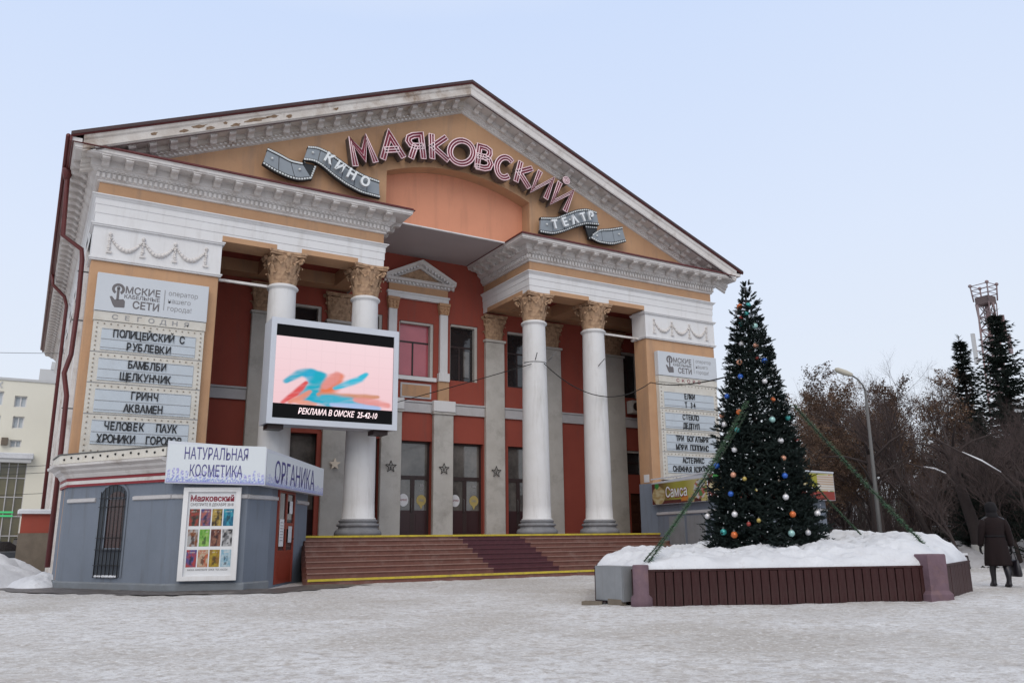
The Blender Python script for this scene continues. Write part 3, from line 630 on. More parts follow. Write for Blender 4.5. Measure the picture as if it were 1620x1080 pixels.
# ---- tympanum with the arched niche
PKX, PKZ = -.11, 18.92
EL, ER = -13.68, 14.2; EZ = 13.19
def top(x): return PKZ - (PKX - x) * (PKZ - EZ) / (PKX - EL) if x < PKX else PKZ - (x - PKX) * (PKZ - EZ) / (ER - PKX)
NX0, NX1 = -3.25, 3.05
def arch(x):
    t = (x - NX0) / (NX1 - NX0) * 2 - 1; return 14.70 + .66 * (1 - t * t)
mb = MB(); xs = [XL - .4 + i * .25 for i in range(200) if XL - .4 + i * .25 < NX0] + [NX0 + (NX1 - NX0) * i / 40 for i in range(41)] + [NX1 + .05 + i * .25 for i in range(45)]
xs = [x for x in xs if x < XR + .4]
for a, b in zip(xs, xs[1:]):
    inn = NX0 - 1e-6 <= a and b <= NX1 + 1e-6
    za, zb = (arch(a), arch(b)) if inn else (12.98, 12.98)
    ta, tb = top(a) - .9, top(b) - .9
    if ta < 12.98 and tb < 12.98: continue
    mb.quad((a, 0, za), (b, 0, zb), (b, 0, max(tb, 12.985)), (a, 0, max(ta, 12.985)))
    if inn: mb.quad((a, 0, za), (b, 0, zb), (b, .6, zb), (a, .6, za))
mb.quad((NX0, 0, 12.98), (NX0, .6, 12.98), (NX0, .6, 14.70), (NX0, 0, 14.70)); mb.quad((NX1, 0, 12.98), (NX1, .6, 12.98), (NX1, .6, 14.70), (NX1, 0, 14.70))
mb.build('tympanum', M['ochre'], T, fix=False)
mb = MB(); xs = [NX0 + (NX1 - NX0) * i / 30 for i in range(31)]
mb.add([(x, .598, 12.98) for x in xs] + [(x, .598, arch(x)) for x in xs], [(i, i + 1, 31 + i + 1, 31 + i) for i in range(30)]); mb.build('niche_panel', M['coral'], T, fix=False)
MB().box(XCL - .2, XCR + .2, .60, D + .1, 12.96, 13.2).build('porch_soffit', M['soffit'], T)
MB().box(XCL + .05, XCR - .05, .50, .597, 12.93, 12.975).build('soffit_trim', M['white'], T)
# ---- raking cornices
rp = [(-.02, -1.02), (.06, -.98), (.06, -.90), (.14, -.86), (.14, -.80), (.24, -.76), (.24, -.62), (.78, -.62), (.78, -.58), (.82, -.54), (.82, -.30), (.86, -.24), (.88, -.12), (0, -.10)]
def rake(prof, x0, x1, ma, nm, n=1, y0=0):
    mb = MB(); k = len(prof); V = []
    for i in range(n + 1):
        x = x0 + (x1 - x0) * i / n
        for o_, dz in prof: V.append((x, y0 - o_, top(x) + dz))
    F = [(i * k + j, (i + 1) * k + j, (i + 1) * k + j + 1, i * k + j + 1) for i in range(n) for j in range(k - 1)] + [tuple(range(k)), tuple(n * k + j for j in range(k))]
    mb.add(V, F); return mb.build(nm, ma, T, fix=False)
rake(rp, EL + .35, PKX, M['cornice_peel'], 'raking_cornice', 40); rake(rp, PKX, ER - .35, M['cornice'], 'raking_cornice', 40)
rake([(.89, -.14), (.93, -.10), (.93, 0), (.80, .02)], EL, PKX, M['maroon'], 'verge_flashing'); rake([(.89, -.14), (.93, -.10), (.93, 0), (.80, .02)], PKX, ER, M['maroon'], 'verge_flashing')
def rrow(x0, x1, n):
    for i in range(n):
        x = x0 + (x1 - x0) * (i + .5) / n; s_ = -math.atan((top(x + .1) - top(x - .1)) / .2)
        inst('modillion', mm, T, (x, -.24, top(x) - .63), rot=(0, s_, 0))
rrow(-12.3, -.35, 20); rrow(.1, 12.7, 20)
mb = MB()
for x0, x1 in ((-11.9, -.2), (0, 12.3)):
    n = int(abs(x1 - x0) / .15)
    for i in range(n):
        x = x0 + (x1 - x0) * i / n; z = top(x) - .92; mb.box(x, x + .08, -.10, -.055, z - .02, z + .05); mb.box(x + .03, x + .11, -.19, -.138, z + .09, z + .14)
mb.build('dentil_strip', M['cornice'], T, kind='stuff')
# bare patches where the plaster of the left rake has fallen away
rp_ = random.Random(77); mb = MB()
for (xc_, w_, dz_) in ((-10.55, .22, -.44), (-10.1, .42, -.36), (-9.75, .25, -.46), (-8.95, .30, -.48), (-8.35, .62, -.40), (-7.75, .34, -.36), (-7.2, .20, -.44), (-5.55, .18, -.40), (-11.4, .16, -.40), (-9.3, .12, -.36)):
    n = 12; P_ = []
    for k in range(n):
        a_ = 2 * math.pi * k / n; q = rp_.uniform(.55, 1.1); px_ = xc_ + math.cos(a_) * w_ * q * .7; P_.append((px_, -.824, top(px_) + dz_ + math.sin(a_) * .07 * q))
    mb.add(P_, [tuple(range(n))])
mb.build('fallen_plaster_patch', mat('bare_brick_under_plaster', (.17, .105, .065), .95, (.28, .21, .15), .9, 9, .5, 30), T, kind='stuff')
# dark drip line under the corona of the rake
rake([(.80, -.66), (.83, -.66), (.83, -.615), (.80, -.615)], EL + .7, PKX, M['roof'], 'drip_edge'); rake([(.80, -.66), (.83, -.66), (.83, -.615), (.80, -.615)], PKX, ER - .7, M['roof'], 'drip_edge')
# ---- roof sheets with standing seams
for x0, x1 in ((EL, PKX), (PKX, ER)):
    mb = MB(); z0, z1 = (top(x0), top(x1))
    mb.add([(x0, -.95, z0 + .02), (x1, -.95, z1 + .02), (x1, 32.5, z1 + .02), (x0, 32.5, z0 + .02), (x0, -.95, z0 - .09), (x1, -.95, z1 - .09), (x1, 32.5, z1 - .09), (x0, 32.5, z0 - .09)],
           [(0, 1, 2, 3), (4, 7, 6, 5), (0, 4, 5, 1), (1, 5, 6, 2), (2, 6, 7, 3), (3, 7, 4, 0)])
    o = mb.build('roof', M['roof'], T)
    sm = MB()
    for i in range(55): y = -.8 + i * .6; sm.add([(x0, y, z0 + .02), (x1, y, z1 + .02), (x1, y, z1 + .06), (x0, y, z0 + .06), (x0, y + .03, z0 + .02), (x1, y + .03, z1 + .02), (x1, y + .03, z1 + .06), (x0, y + .03, z0 + .06)], [(0, 1, 2, 3), (4, 5, 6, 7), (3, 2, 6, 7)])
    sm.build('roof_seam', M['roof'], o, kind='stuff')
mb = MB(); mb.tube([(EL - .06, -.8, EZ - .08), (EL - .06, 32, EZ - .08)], .07, 8); mb.box(EL - .02, EL + .05, -.9, 32, EZ - .26, EZ - .095); mb.build('eaves_gutter', M['maroon'], T)
mb = MB(); mb.box(EL + .05, XL - .6, -.85, 32, 12.95, 13.08); mb.box(XR + .6, ER - .1, -.85, 32, 12.95, 13.08); mb.build('eaves_board', M['cornice'], T)
# ---- downpipe with its elbow
P_ = [(-13.66, 1.5, 12.95), (-13.62, 1.5, 12.7), (-13.55, 1.5, 10.72), (-12.98, 1.5, 10.35), (-12.93, 1.5, 10.0), (-12.90, 1.5, 8.5), (-12.93, 1.5, 6.9), (-13.06, 1.5, 6.3), (-12.92, 1.5, 5.6), (-12.90, 1.5, 3.9), (-12.9, 1.5, .5)]
mb = MB(); mb.tube(P_, .075, 8); mb.lathe([(.08, 12.6), (.17, 12.9), (.17, 12.97)], -13.64, 1.5, 10); o = mb.build('downpipe', M['maroon'], T)
for z in (9.6, 8.0, 5.2): MB().box(-13.02, -12.68, 1.46, 1.54, z, z + .03).build('pipe_bracket', M['lamp'], o)
mb = MB(); mb.tube([(-13.66, 14, 12.95), (-13.62, 14, 12.5), (-13.1, 14, 12.0), (-12.98, 14, 11.6), (-12.95, 14, .4)], .075, 8); mb.build('downpipe', M['maroon'], T)
# antenna wires on the roof corners
for (x, z) in ((-11.2, top(-11.2)), (13.3, top(13.3))):
    mb = MB(); mb.tube([(x, -.2, z), (x + .3, .4, z + .75)], .022, 4); mb.tube([(x + .5, -.2, z), (x + .3, .4, z + .75)], .022, 4); mb.tube([(x + .3, 1.0, z), (x + .3, .4, z + .75), (x + .45, .4, z + .2)], .012, 4)
    tag(mb.build('roof_antenna', M['wire']), 'thin wire antenna tripod on the roof by the ' + ('big left eaves corner' if x < 0 else 'far right eaves corner'), 'antenna', 'wire antennas on the roof')

# ---- columns
def capital_mb(r0=.43, H=1.12, z0=9.74):
    mb = MB(); n = 8
    mb.lathe([(r0, z0), (r0 * 1.0, z0 + .3), (r0 * 1.08, z0 + .6), (r0 * 1.3, z0 + .86), (r0 * 1.42, z0 + .95)], 0, 0, 24)
    def leaf(ang, zb, h, rb, wl, curl):
        c, s_ = math.cos(ang), math.sin(ang); V = []
        prof = [(0, 0, 1), (.03, .3, 1.0), (.05, .6, .95), (.10, .85, .8), (curl, 1.0, .55), (curl + .05, .93, .35), (curl + .045, .85, .15)]
        for o_, t, ww in prof:
            for q in (-1, -.5, 0, .5, 1):
                rr = rb + o_ - .02 * q * q * 1.5 + (.012 if q in (-.5, .5) else 0); x = rr; y = q * wl * ww * .5
                V.append((c * x - s_ * y, s_ * x + c * y, zb + h * t))
        mb.add(V, [(i * 5 + j, i * 5 + j + 1, (i + 1) * 5 + j + 1, (i + 1) * 5 + j) for i in range(len(prof) - 1) for j in range(4)], True)
    for k in range(8): leaf(2 * math.pi * k / 8, z0, .40, r0, .30, .13)
    for k in range(8): leaf(2 * math.pi * (k + .5) / 8, z0 + .05, .68, r0 + .01, .30, .16)
    # stalks, volutes at the corners and rosettes between
    for k in range(4):
        a = math.pi / 4 + k * math.pi / 2; c, s_ = math.cos(a), math.sin(a)
        for sd_ in (-1, 1):
            da = a + sd_ * .30
            mb.tube([(math.cos(da) * r0 * 1.05, math.sin(da) * r0 * 1.05, z0 + .45), (math.cos(da) * r0 * 1.2, math.sin(da) * r0 * 1.2, z0 + .75), (c * r0 * 1.62, s_ * r0 * 1.62, z0 + .93)], [.03, .035, .03], 6)
            mb.tube([(math.cos(da) * r0 * 1.08, math.sin(da) * r0 * 1.08, z0 + .45), (math.cos(a + sd_ * .62) * r0 * 1.24, math.sin(a + sd_ * .62) * r0 * 1.24, z0 + .86)], [.028, .03], 6)
        sp = []
        for i in range(15):
            t = i / 14 * 3.5 * math.pi; rr = .115 * (1 - i / 16); sp.append((c * (r0 * 1.55 + rr * math.cos(t)), s_ * (r0 * 1.55 + rr * math.cos(t)), z0 + .84 + rr * math.sin(t)))
        mb.tube(sp, .04, 6)
        a2 = k * math.pi / 2
        mb.ball((math.cos(a2) * (r0 * 1.42), math.sin(a2) * (r0 * 1.42), z0 + .99), .085, 8, 6)
    # abacus with hollow sides
    Pp = []; hw = .64
    for k in range(4):
        a = k * math.pi / 2
        for t in (-.90, -.6, -.3, 0, .3, .6, .90):
            x = hw - .12 * (1 - t * t); y = t * hw; Pp.append((math.cos(a) * x - math.sin(a) * y, math.sin(a) * x + math.cos(a) * y))
    mb.prism(Pp, 'Z', z0 + .98, z0 + 1.05); mb.prism([(x * 1.05, y * 1.05) for x, y in Pp], 'Z', z0 + 1.05, z0 + 1.13)
    return mb
cap_me = capital_mb().mesh('capital', M['ochre_dk'])
sh = MB(); prof = []
for i in range(15):
    t = i / 14; prof.append((.54 - .08 * t ** 1.6, 1.87 + (9.55 - 1.87) * t))
prof = [(.60, 1.86), (.60, 1.90), (.555, 1.93)] + prof[1:] + [(.46, 9.58), (.52, 9.62), (.54, 9.66), (.52, 9.70), (.47, 9.73), (.47, 9.745)]
sh.lathe(prof, 0, 0, 40); shaft_me = sh.mesh('shaft', M['column'])
bs = MB(); bs.lathe([(.80, ZF), (.80, 1.42), (.78, 1.47), (.74, 1.52), (.70, 1.53), (.68, 1.56), (.66, 1.60), (.66, 1.62), (.72, 1.64), (.73, 1.68), (.71, 1.72), (.64, 1.73), (.62, 1.77), (.66, 1.79), (.66, 1.83), (.61, 1.86)], 0, 0, 40); base_me = bs.mesh('base', M['base'])
CX = [-6.76, -3.74, 3.50, 6.48]
for x in CX:
    o = inst('column', shaft_me, T, (x, .52, 0)); LOC[o.name] = Vector((x, .52, 0))
    for nm, me in (('capital', cap_me), ('base', base_me)):
        c = bpy.data.objects.new(nm, me); col.objects.link(c); c.parent = o
for (a, b), o in zip(BIGP, pils):
    c = bpy.data.objects.new('capital', cap_me); col.objects.link(c); c.parent = o; c.location = ((a + b) / 2, D - .05, -.06); c.scale = ((b - a) / 1.02, .38, 1)
# house number plate, porch struts, air conditioner
t = MB(); t.box(XBR - .016, XBR - .003, .22, .56, 3.42, 3.74)
tag(t.build('number_plate', M['paper']), 'small white plate on the right ochre end pier above the steps', 'plate')
t = MB(); t.box(10.75, 11.45, D - .55, D - .13, 6.9, 7.5); o = thing('air_conditioner', 'white air conditioner box on the red wall under the far right upper window', 'air conditioner', (11.1, D - .3, 6.9)); t.build('casing', M['pil'], o)
t = MB(); t.prism([(11.0 + .2 * math.cos(k * math.pi / 8), 7.2 + .2 * math.sin(k * math.pi / 8)) for k in range(16)], 'Y', D - .57, D - .55); t.build('fan_grille', M['dark'], o)
# ---- cables and struts
def sag(a, b, s, n=14): a, b = Vector(a), Vector(b); return [a + (b - a) * (i / n) - Vector((0, 0, 4 * s * (i / n) * (1 - i / n))) for i in range(n + 1)]
def wire(pts, r, label, nm='overhead_cable', cat='cable'):
    m_ = MB(); m_.tube(pts, r, 5); o = m_.build(nm, M['wire']); tag(o, label, cat); return o
wire(sag((3.1, .1, 7.9), (-1.5, D - .2, 6.45), .02), .018, 'black cable from the middle white column down to the red wall')
wire(sag((3.6, -.02, 7.95), (8.9, -.2, 7.6), .95) + sag((8.9, -.2, 7.6), (.3, -13.7, 4.9), .2)[1:], .02, 'long sagging black cable from the middle column across to the fir tree')
t = MB(); t.box(-8.98, -7.3, .42, .52, 9.62, 9.70); tag(t.build('strut', M['cornice']), 'pale bar between the left garland block and the first column', 'bar')
t = MB(); t.box(6.95, 8.92, .42, .50, 9.62, 9.70); tag(t.build('strut', M['cornice']), 'pale bar between the right column and the right garland block', 'bar')
t = MB(); t.tube([(3.2, -.02, 8.05), (3.15, -.25, 8.3)], .02, 5); t.tube([(3.9, .1, 8.1), (4.15, -.1, 8.45)], .02, 5); t.tube([(6.3, 0, 8.1), (6.5, -.2, 8.4)], .02, 5)
t.tube([(3.0, .4, 8.02)] + [(3.5 + .5 * math.cos(a), .52 + .5 * math.sin(a), 8.02) for a in [math.pi + i * math.pi / 8 for i in range(9)]], .012, 4)
tag(t.build('cable_bracket', M['lamp']), 'thin metal brackets strapped to the two right columns', 'bracket')

# ================================================================== BIG LETTERS ON THE PEDIMENT
def circ(cx, cy, rx, ry, a0, a1, n=18): return [(cx + rx * math.cos(R(a0 + (a1 - a0) * i / n)), cy + ry * math.sin(R(a0 + (a1 - a0) * i / n))) for i in range(n + 1)]
GL = {'M': [[(0, 0), (.12, 1), (.52, .28), (.90, 1), (1, 0)]], 'A': [[(.0, 0), (.46, 1), (1, 0)], [(.2, .34), (.78, .34)]],
      'YA': [[(.92, 0), (.92, 1), (.45, 1), (.2, .93), (.1, .76), (.2, .58), (.45, .5), (.92, .5)], [(.45, .5), (.05, 0)]],
      'K': [[(.08, 0), (.08, 1)], [(.95, 1), (.14, .5), (1, 0)]], 'O': [circ(.5, .5, .5, .5, 90, 450, 28)],
      'B': [[(.08, 0), (.08, 1), (.55, 1), (.80, .92), (.84, .76), (.74, .58), (.5, .53), (.08, .53)], [(.5, .53), (.84, .46), (.98, .28), (.88, .08), (.6, 0), (.08, 0)]],
      'C': [circ(.55, .5, .52, .5, 55, 310, 22)], 'I': [[(.04, 1), (.04, 0), (.96, 1), (.96, 0)]], 'DOT': [circ(.5, .5, .3, .3, 0, 360, 14)]}
quads = [('M', [(-4.66, 14.41), (-3.91, 14.73), (-4.94, 15.24), (-4.22, 15.59)]), ('A', [(-3.60, 14.92), (-2.82, 15.17), (-3.72, 15.82), (-2.98, 16.0)]),
         ('YA', [(-2.5, 15.22), (-1.93, 15.34), (-2.74, 16.02), (-2.05, 16.25)]), ('K', [(-1.67, 15.41), (-0.97, 15.48), (-1.71, 16.32), (-1.03, 16.37)]),
         ('O', [(-0.91, 15.38), (0.13, 15.52), (-0.82, 16.37), (0.19, 16.5)]), ('B', [(0.28, 15.48), (0.93, 15.49), (0.39, 16.39), (1.04, 16.38)]),
         ('C', [(1.13, 15.31), (1.78, 15.26), (1.31, 16.22), (2.04, 16.17)]), ('K', [(2.08, 15.31), (2.71, 15.14), (2.3, 16.13), (2.89, 15.97)]),
         ('I', [(2.87, 15.04), (3.59, 14.84), (3.25, 15.92), (3.94, 15.74)]), ('I', [(3.84, 14.72), (4.54, 14.48), (4.23, 15.64), (4.92, 15.38)])]
def offset_poly(P, d, closed):
    r = []; n = len(P)
    for i in range(n):
        if closed: a, b, c = P[(i - 1) % n], P[i], P[(i + 1) % n]
        else: a, b, c = P[max(i - 1, 0)], P[i], P[min(i + 1, n - 1)]
        n1 = Vector((b[1] - a[1], -(b[0] - a[0]))) if a != b else None; n2 = Vector((c[1] - b[1], -(c[0] - b[0]))) if c != b else None
        if n1 is None or n1.length < 1e-6: n1 = n2
        if n2 is None or n2.length < 1e-6: n2 = n1
        n1.normalize(); n2.normalize(); q = n1 + n2; dd = 1 + n1.dot(n2); q = q / max(dd, .35)
        r.append((b[0] + q.x * d, b[1] + q.y * d))
    return r
sg = thing('neon_letter_sign', 'red and pink neon letters in an arc over the niche on the pediment', 'sign', (0, -.3, 15))
def letter(kind, Q, w=.118, y0=-.12, y1=-.46):
    bl, br, tl, tr = [Vector(q) for q in Q]
    def W(p): u, v = p; q = (bl * (1 - u) + br * u) * (1 - v) + (tl * (1 - u) + tr * u) * v; return (q.x, q.y)
    body = MB(); face = MB(); neon = MB()
    for st in GL[kind]:
        P = [W(p) for p in st]; closed = (Vector(P[0]) - Vector(P[-1])).length < 1e-4
        if closed: P = P[:-1]
        elif len(P) >= 2:
            for idx, nb in ((0, 1), (-1, -2)):   # square stroke ends reach a little past
                d = (Vector(P[idx]) - Vector(P[nb])).normalized() * w * .5; P[idx] = (P[idx][0] + d.x, P[idx][1] + d.y)
        a = offset_poly(P, w, closed); b = offset_poly(P, -w, closed); n = len(P); m_ = n if closed else n - 1
        for (q, yb, yf, ww) in ((body, y0, y1, 0), (face, y1 - .001, y1 - .012, .012)):
            V = [(x, yb, z) for x, z in a] + [(x, yb, z) for x, z in b] + [(x, yf, z) for x, z in a] + [(x, yf, z) for x, z in b]
            F = []
            for i in range(m_):
                j = (i + 1) % n
                F += [(2 * n + i, 2 * n + j, 3 * n + j, 3 * n + i), (i, 2 * n + i, 2 * n + j, j), (n + i, n + j, 3 * n + j, 3 * n + i)]
            if not closed: F += [(0, n, 3 * n, 2 * n), (n - 1, 2 * n - 1, 4 * n - 1, 3 * n - 1)]
            q.add(V, F)
        for d, rr in ((-w * .92, .024), (0, .022), (w * .92, .024)):
            O = offset_poly(P, d, closed); O = O + [O[0]] if closed else O
            neon.tube([(x, y1 - .04, z) for x, z in O], rr, 5)
        if not closed:
            for k in (0, -1): neon.tube([(a[k][0], y1 - .04, a[k][1]), (b[k][0], y1 - .04, b[k][1])], .018, 5)
    o = body.build('letter', M['letter_side'], sg, fix=False); face.build('letter_face', M['letter_face'], o, fix=False); neon.build('neon_tube', M['neon'], o, fix=False)
for k, Q in quads: letter(k, Q)
letter('DOT', [(4.43, 15.68), (4.76, 15.68), (4.43, 16.0), (4.76, 16.0)], .07)

# ================================================================== FILM STRIPS
def resample(P, n):
    P = [Vector(p) for p in P]; d = [0]
    for a, b in zip(P, P[1:]): d.append(d[-1] + (b - a).length)
    r = []
    for i in range(n + 1):
        t = d[-1] * i / n; k = 0
        while k < len(d) - 2 and d[k + 1] < t: k += 1
        f = (t - d[k]) / max(d[k + 1] - d[k], 1e-9); r.append(P[k].lerp(P[k + 1], f))
    for _ in range(2): r = [r[0]] + [(r[i - 1] + r[i] * 2 + r[i + 1]) / 4 for i in range(1, len(r) - 1)] + [r[-1]]
    return r
def film(root, topc, botc, nf, y=-.35, dark=False):
    n = nf * 6; A_ = resample(topc, n); B_ = resample(botc, n)
    def pt(i, t): p = A_[i].lerp(B_[i], t); return p
    for (t0, t1, ma, nm, pr_) in ((0, .17, M['film_dk'], 'film_edge', 0), (.83, 1, M['film_dk'], 'film_edge', 0)):
        mb = MB(); V = []
        for i in range(n + 1):
            a, b = pt(i, t0), pt(i, t1); V += [(a.x, y - .06, a.y), (b.x, y - .06, b.y), (b.x, y + .1, b.y), (a.x, y + .1, a.y)]
        F = []
        for i in range(n):
            k = 4 * i
            F += [(k + j, k + 4 + j, k + 4 + (j + 1) % 4, k + (j + 1) % 4) for j in range(4)]
        F += [(0, 1, 2, 3), (4 * n + 3, 4 * n + 2, 4 * n + 1, 4 * n)]
        mb.add(V, F); o = mb.build(nm, ma, root, fix=False)
        h = MB()
        for i in range(0, n):
            a = pt(i, (t0 + t1) / 2); b = pt(i + 1, (t0 + t1) / 2); c = a.lerp(b, .5); h.obox((c.x, y - .065, c.y), ((b - a).x, 0, (b - a).y), (0, 1, 0), (-(b - a).y, 0, (b - a).x), .034, .006, .030)
        h.build('sprocket_hole', M['film_hole'], o, kind='stuff')
    for f in range(nf):
        mb = MB(); V = []; i0 = f * 6
        for i in range(i0, i0 + 7):
            sh_ = .012 if i == i0 else (-.012 if i == i0 + 6 else 0)
            a, b = pt(i, .172), pt(i, .828); V += [(a.x + sh_, y - .045, a.y), (b.x + sh_, y - .045, b.y), (b.x + sh_, y + .06, b.y), (a.x + sh_, y + .06, a.y)]
        F = []
        for i in range(6):
            k = 4 * i; F += [(k + j, k + 4 + j, k + 4 + (j + 1) % 4, k + (j + 1) % 4) for j in range(4)]
        F += [(0, 1, 2, 3), (27, 26, 25, 24)]
        mb.add(V, F); o = mb.build('film_panel', M['film_dk'] if dark else M['film'], root, fix=False)
        if f % 2 == 0 and not dark:
            c = pt(i0 + 3, .45); q = MB(); q.ball((c.x, y - .07, c.y), .05, 8, 6); q.build('spot_lamp', M['film_hole'], o)
def film_word(root, word, pts, size, ang):
    for ch, (x, z), a in zip(word, pts, ang):
        mb = MB(); X = (math.cos(a), 0, math.sin(a)); Z = (-math.sin(a), 0, math.cos(a))
        add_text(mb, ch, (x - Z[0] * size * .36, -.56, z - Z[2] * size * .36), size, .95, X, Z, bold=.035, depth=.09); mb.build('letter', M['letter_white'], root)
fl = thing('film_strip_sign', 'grey twisted film strip sign with white letters left of the niche', 'sign', (-5.8, -.3, 14))
film(fl, [(-7.77, 14.35), (-7.39, 14.25), (-6.99, 14.10), (-6.58, 14.08)], [(-7.92, 13.71), (-7.52, 13.52), (-7.01, 13.38), (-6.61, 13.36), (-6.18, 13.53)], 3)
film(fl, [(-6.58, 14.08), (-6.50, 14.15)], [(-6.18, 13.53), (-6.02, 14.1)], 1, -.25, True)
film(fl, [(-6.38, 14.76), (-6.03, 14.82), (-5.67, 14.74), (-5.17, 14.51), (-4.74, 14.28), (-4.23, 14.12), (-3.69, 14.04)], [(-6.53, 14.17), (-6.18, 14.22), (-5.88, 14.12), (-5.39, 13.79), (-4.96, 13.57), (-4.39, 13.38), (-3.64, 13.34)], 6)
film_word(fl, 'КИНО', [(-5.64, 14.38), (-5.24, 14.16), (-4.80, 13.96), (-4.29, 13.80)], .50, [-.42, -.45, -.38, -.25])
fr = thing('film_strip_sign', 'grey twisted film strip sign with white letters right of the niche', 'sign', (5.5, -.3, 14))
film(fr, [(3.34, 13.98), (4.13, 14.13), (4.63, 14.41), (5.15, 14.68), (5.67, 14.84), (6.19, 14.78)], [(3.29, 13.3), (3.91, 13.31), (4.51, 13.55), (5.02, 13.83), (5.64, 14.1), (6.32, 14.18)], 5)
film(fr, [(5.62, 14.08), (6.28, 14.16)], [(5.85, 13.50), (6.24, 13.5)], 1, -.25, True)
film(fr, [(5.95, 13.68), (6.31, 14.02), (6.9, 14.16), (7.56, 14.37)], [(5.85, 13.54), (6.24, 13.38), (6.98, 13.40), (7.75, 13.7)], 3)
film_word(fr, 'ТЕАТР', [(3.92, 13.72), (4.42, 13.92), (4.90, 14.12), (5.36, 14.32), (5.78, 14.46)], .48, [.26, .42, .48, .42, .22])
for x, l_ in ((-7.9, 'left'), (7.7, 'right')):
    pass

# ================================================================== PLAYBILL BOARDS
def mark_char(ch):
    mb = MB(); add_text(mb, ch, (0, 0, 0), .325, .70, bold=.020, depth=.02); return mb
_chm = {}
def playbill(x0, x1, rows, strip, strip_ma, label, zt=9.16, zb=3.70):
    b = thing('playbill_board', label, 'playbill board', ((x0 + x1) / 2, -.2, zb), 'playbill boards on the end piers')
    MB().box(x0 + .03, x1 - .03, -.20, -.003, zb, 7.68).build('case', M['board'], b)
    MB().bbox(x0, x1, -.26, -.004, 7.98, zt, .012).build('header_panel', M['head_lt'], b)
    MB().box(x0 + .01, x1 - .01, -.23, -.004, 7.69, 7.965).build('strip_panel', M['board'], b)
    hd = MB(); yy = -.265; xc = (x0 + x1) / 2; u = (x1 - x0) / 3.2
    # emblem: a ring with a pointing hand
    em = MB(); ex, ez = x0 + .60 * u, 8.70
    em.add([(ex + r_ * math.cos(R(a)), yy, ez + r_ * math.sin(R(a))) for r_ in (.18, .10) for a in range(-60, 241, 15)], [(i, i + 1, 21 + i + 1, 21 + i) for i in range(20)])
    em.box(ex - .035, ex + .035, yy - .001, yy + .001, 8.36, 8.74); em.ball((ex, yy, 8.74), .045, 8, 6)
    em.prism([(ex - .22, 8.44), (ex - .16, 8.46), (ex - .08, 8.36), (ex + .16, 8.40), (ex + .21, 8.34), (ex + .21, 8.14), (ex - .06, 8.12), (ex - .12, 8.2)], 'Y', yy - .001, yy + .001)
    em.build('hand_emblem', M['ink_grey'], b)
    add_text(hd, 'МСКИЕ', (x0 + .80 * u, yy, 8.60), .30, align='L', width=.98 * u, bold=.02); add_text(hd, 'КАБЕЛЬНЫЕ', (x0 + .78 * u, yy, 8.44), .17, align='L', width=1.0 * u, bold=.015)
    add_text(hd, 'СЕТИ', (x0 + 1.03 * u, yy, 8.15), .32, align='L', width=.75 * u, bold=.025); hd.build('header_lettering', M['ink_grey'], b)
    h2 = MB(); h2.box(x0 + 1.90 * u, x0 + 1.92 * u, yy - .001, yy + .001, 8.2, 8.86)
    for i, s_ in enumerate(('оператор', 'нашего', 'города!')): add_text(h2, s_, (x0 + 2.02 * u, yy, 8.70 - i * .245), .22, align='L', width=(.86, .66, .70)[i] * u)
    h2.build('header_small_lettering', M['ink_soft'], b)
    st = MB(); n = len(strip)
    for i, ch in enumerate(strip): add_text(st, ch, (xc + (i - (n - 1) / 2) * (.34 if n > 5 else .31), -.236, 7.755), .20, 1.3, bold=.015)
    st.build('strip_lettering', strip_ma, b)
    zs = [7.68, 6.72 + (zb - 3.7), 5.79 + (zb - 3.7), 4.86 + (zb - 3.7), zb]
    bl = MB()
    for r in range(4):
        a, c = ((7.46, 6.80), (6.55, 5.88), (5.62, 4.93), (4.70, 3.99))[r]; a += zb - 3.70; c += zb - 3.70
        pnl = MB().bbox(x0 + .27, x1 - .27, -.225, -.201, c, a, .008).build('letter_panel', M['board_lt'], b)
        sl = MB(); mid = (a + c) / 2
        for z in (mid - .01, c + .06, a - .03): sl.box(x0 + .28, x1 - .28, -.233, -.226, z, z + .016)
        sl.build('letter_rail', M['ink_soft'], pnl)
        for li, s_ in enumerate(rows[r]):
            zz = mid + .075 if li == 0 else mid - .30
            
            n = len(s_)
            for i, ch in enumerate(s_):
                if ch == ' ': continue
                if ch not in _chm: _chm[ch] = mark_char(ch).mesh('letter', M['ink'], fix=False)
                pit = .157 * (1 if n < 16 else .93)
                inst('letter', _chm[ch], pnl, (xc + (i - (n - 1) / 2) * pit + random.uniform(-.012, .012), -.245, zz + random.uniform(-.006, .006)), rot=(0, random.uniform(-.03, .03), 0))
        for i in range(17):
            x = x0 + .14 + (x1 - x0 - .28) * i / 16; bl.ball((x, -.215, zs[r] - .08), .022, 6, 4)
        for i in range(1, 7): 
            z = zs[r] - .08 - (zs[r] - zs[r + 1]) * i / 7
            bl.ball((x0 + .13, -.215, z), .024, 6, 4); bl.ball((x1 - .13, -.215, z), .024, 6, 4)
        if r: MB().box(x0 + .02, x1 - .02, -.212, -.201, zs[r] + .0, zs[r] + .02).build('joint_strip', M['ink_soft'], b)
    for i in range(17): bl.ball((x0 + .14 + (x1 - x0 - .28) * i / 16, -.215, zb + .1), .022, 6, 4)
    bl.build('bulb_row', M['bulb'], b, kind='stuff')
playbill(-12.52, -9.30, [('ПОЛИЦЕЙСКИЙ С', 'РУБЛЕВКИ'), ('БАМБЛБИ', 'ЩЕЛКУНЧИК'), ('ГРИНЧ', 'АКВАМЕН'), ('ЧЕЛОВЕК  ПАУК', 'ХРОНИКИ  ГОРОДОВ')], 'СЕГОДНЯ', M['ink_soft'], 'cream playbill board with black letters on the pier above the blue-lettered kiosk')
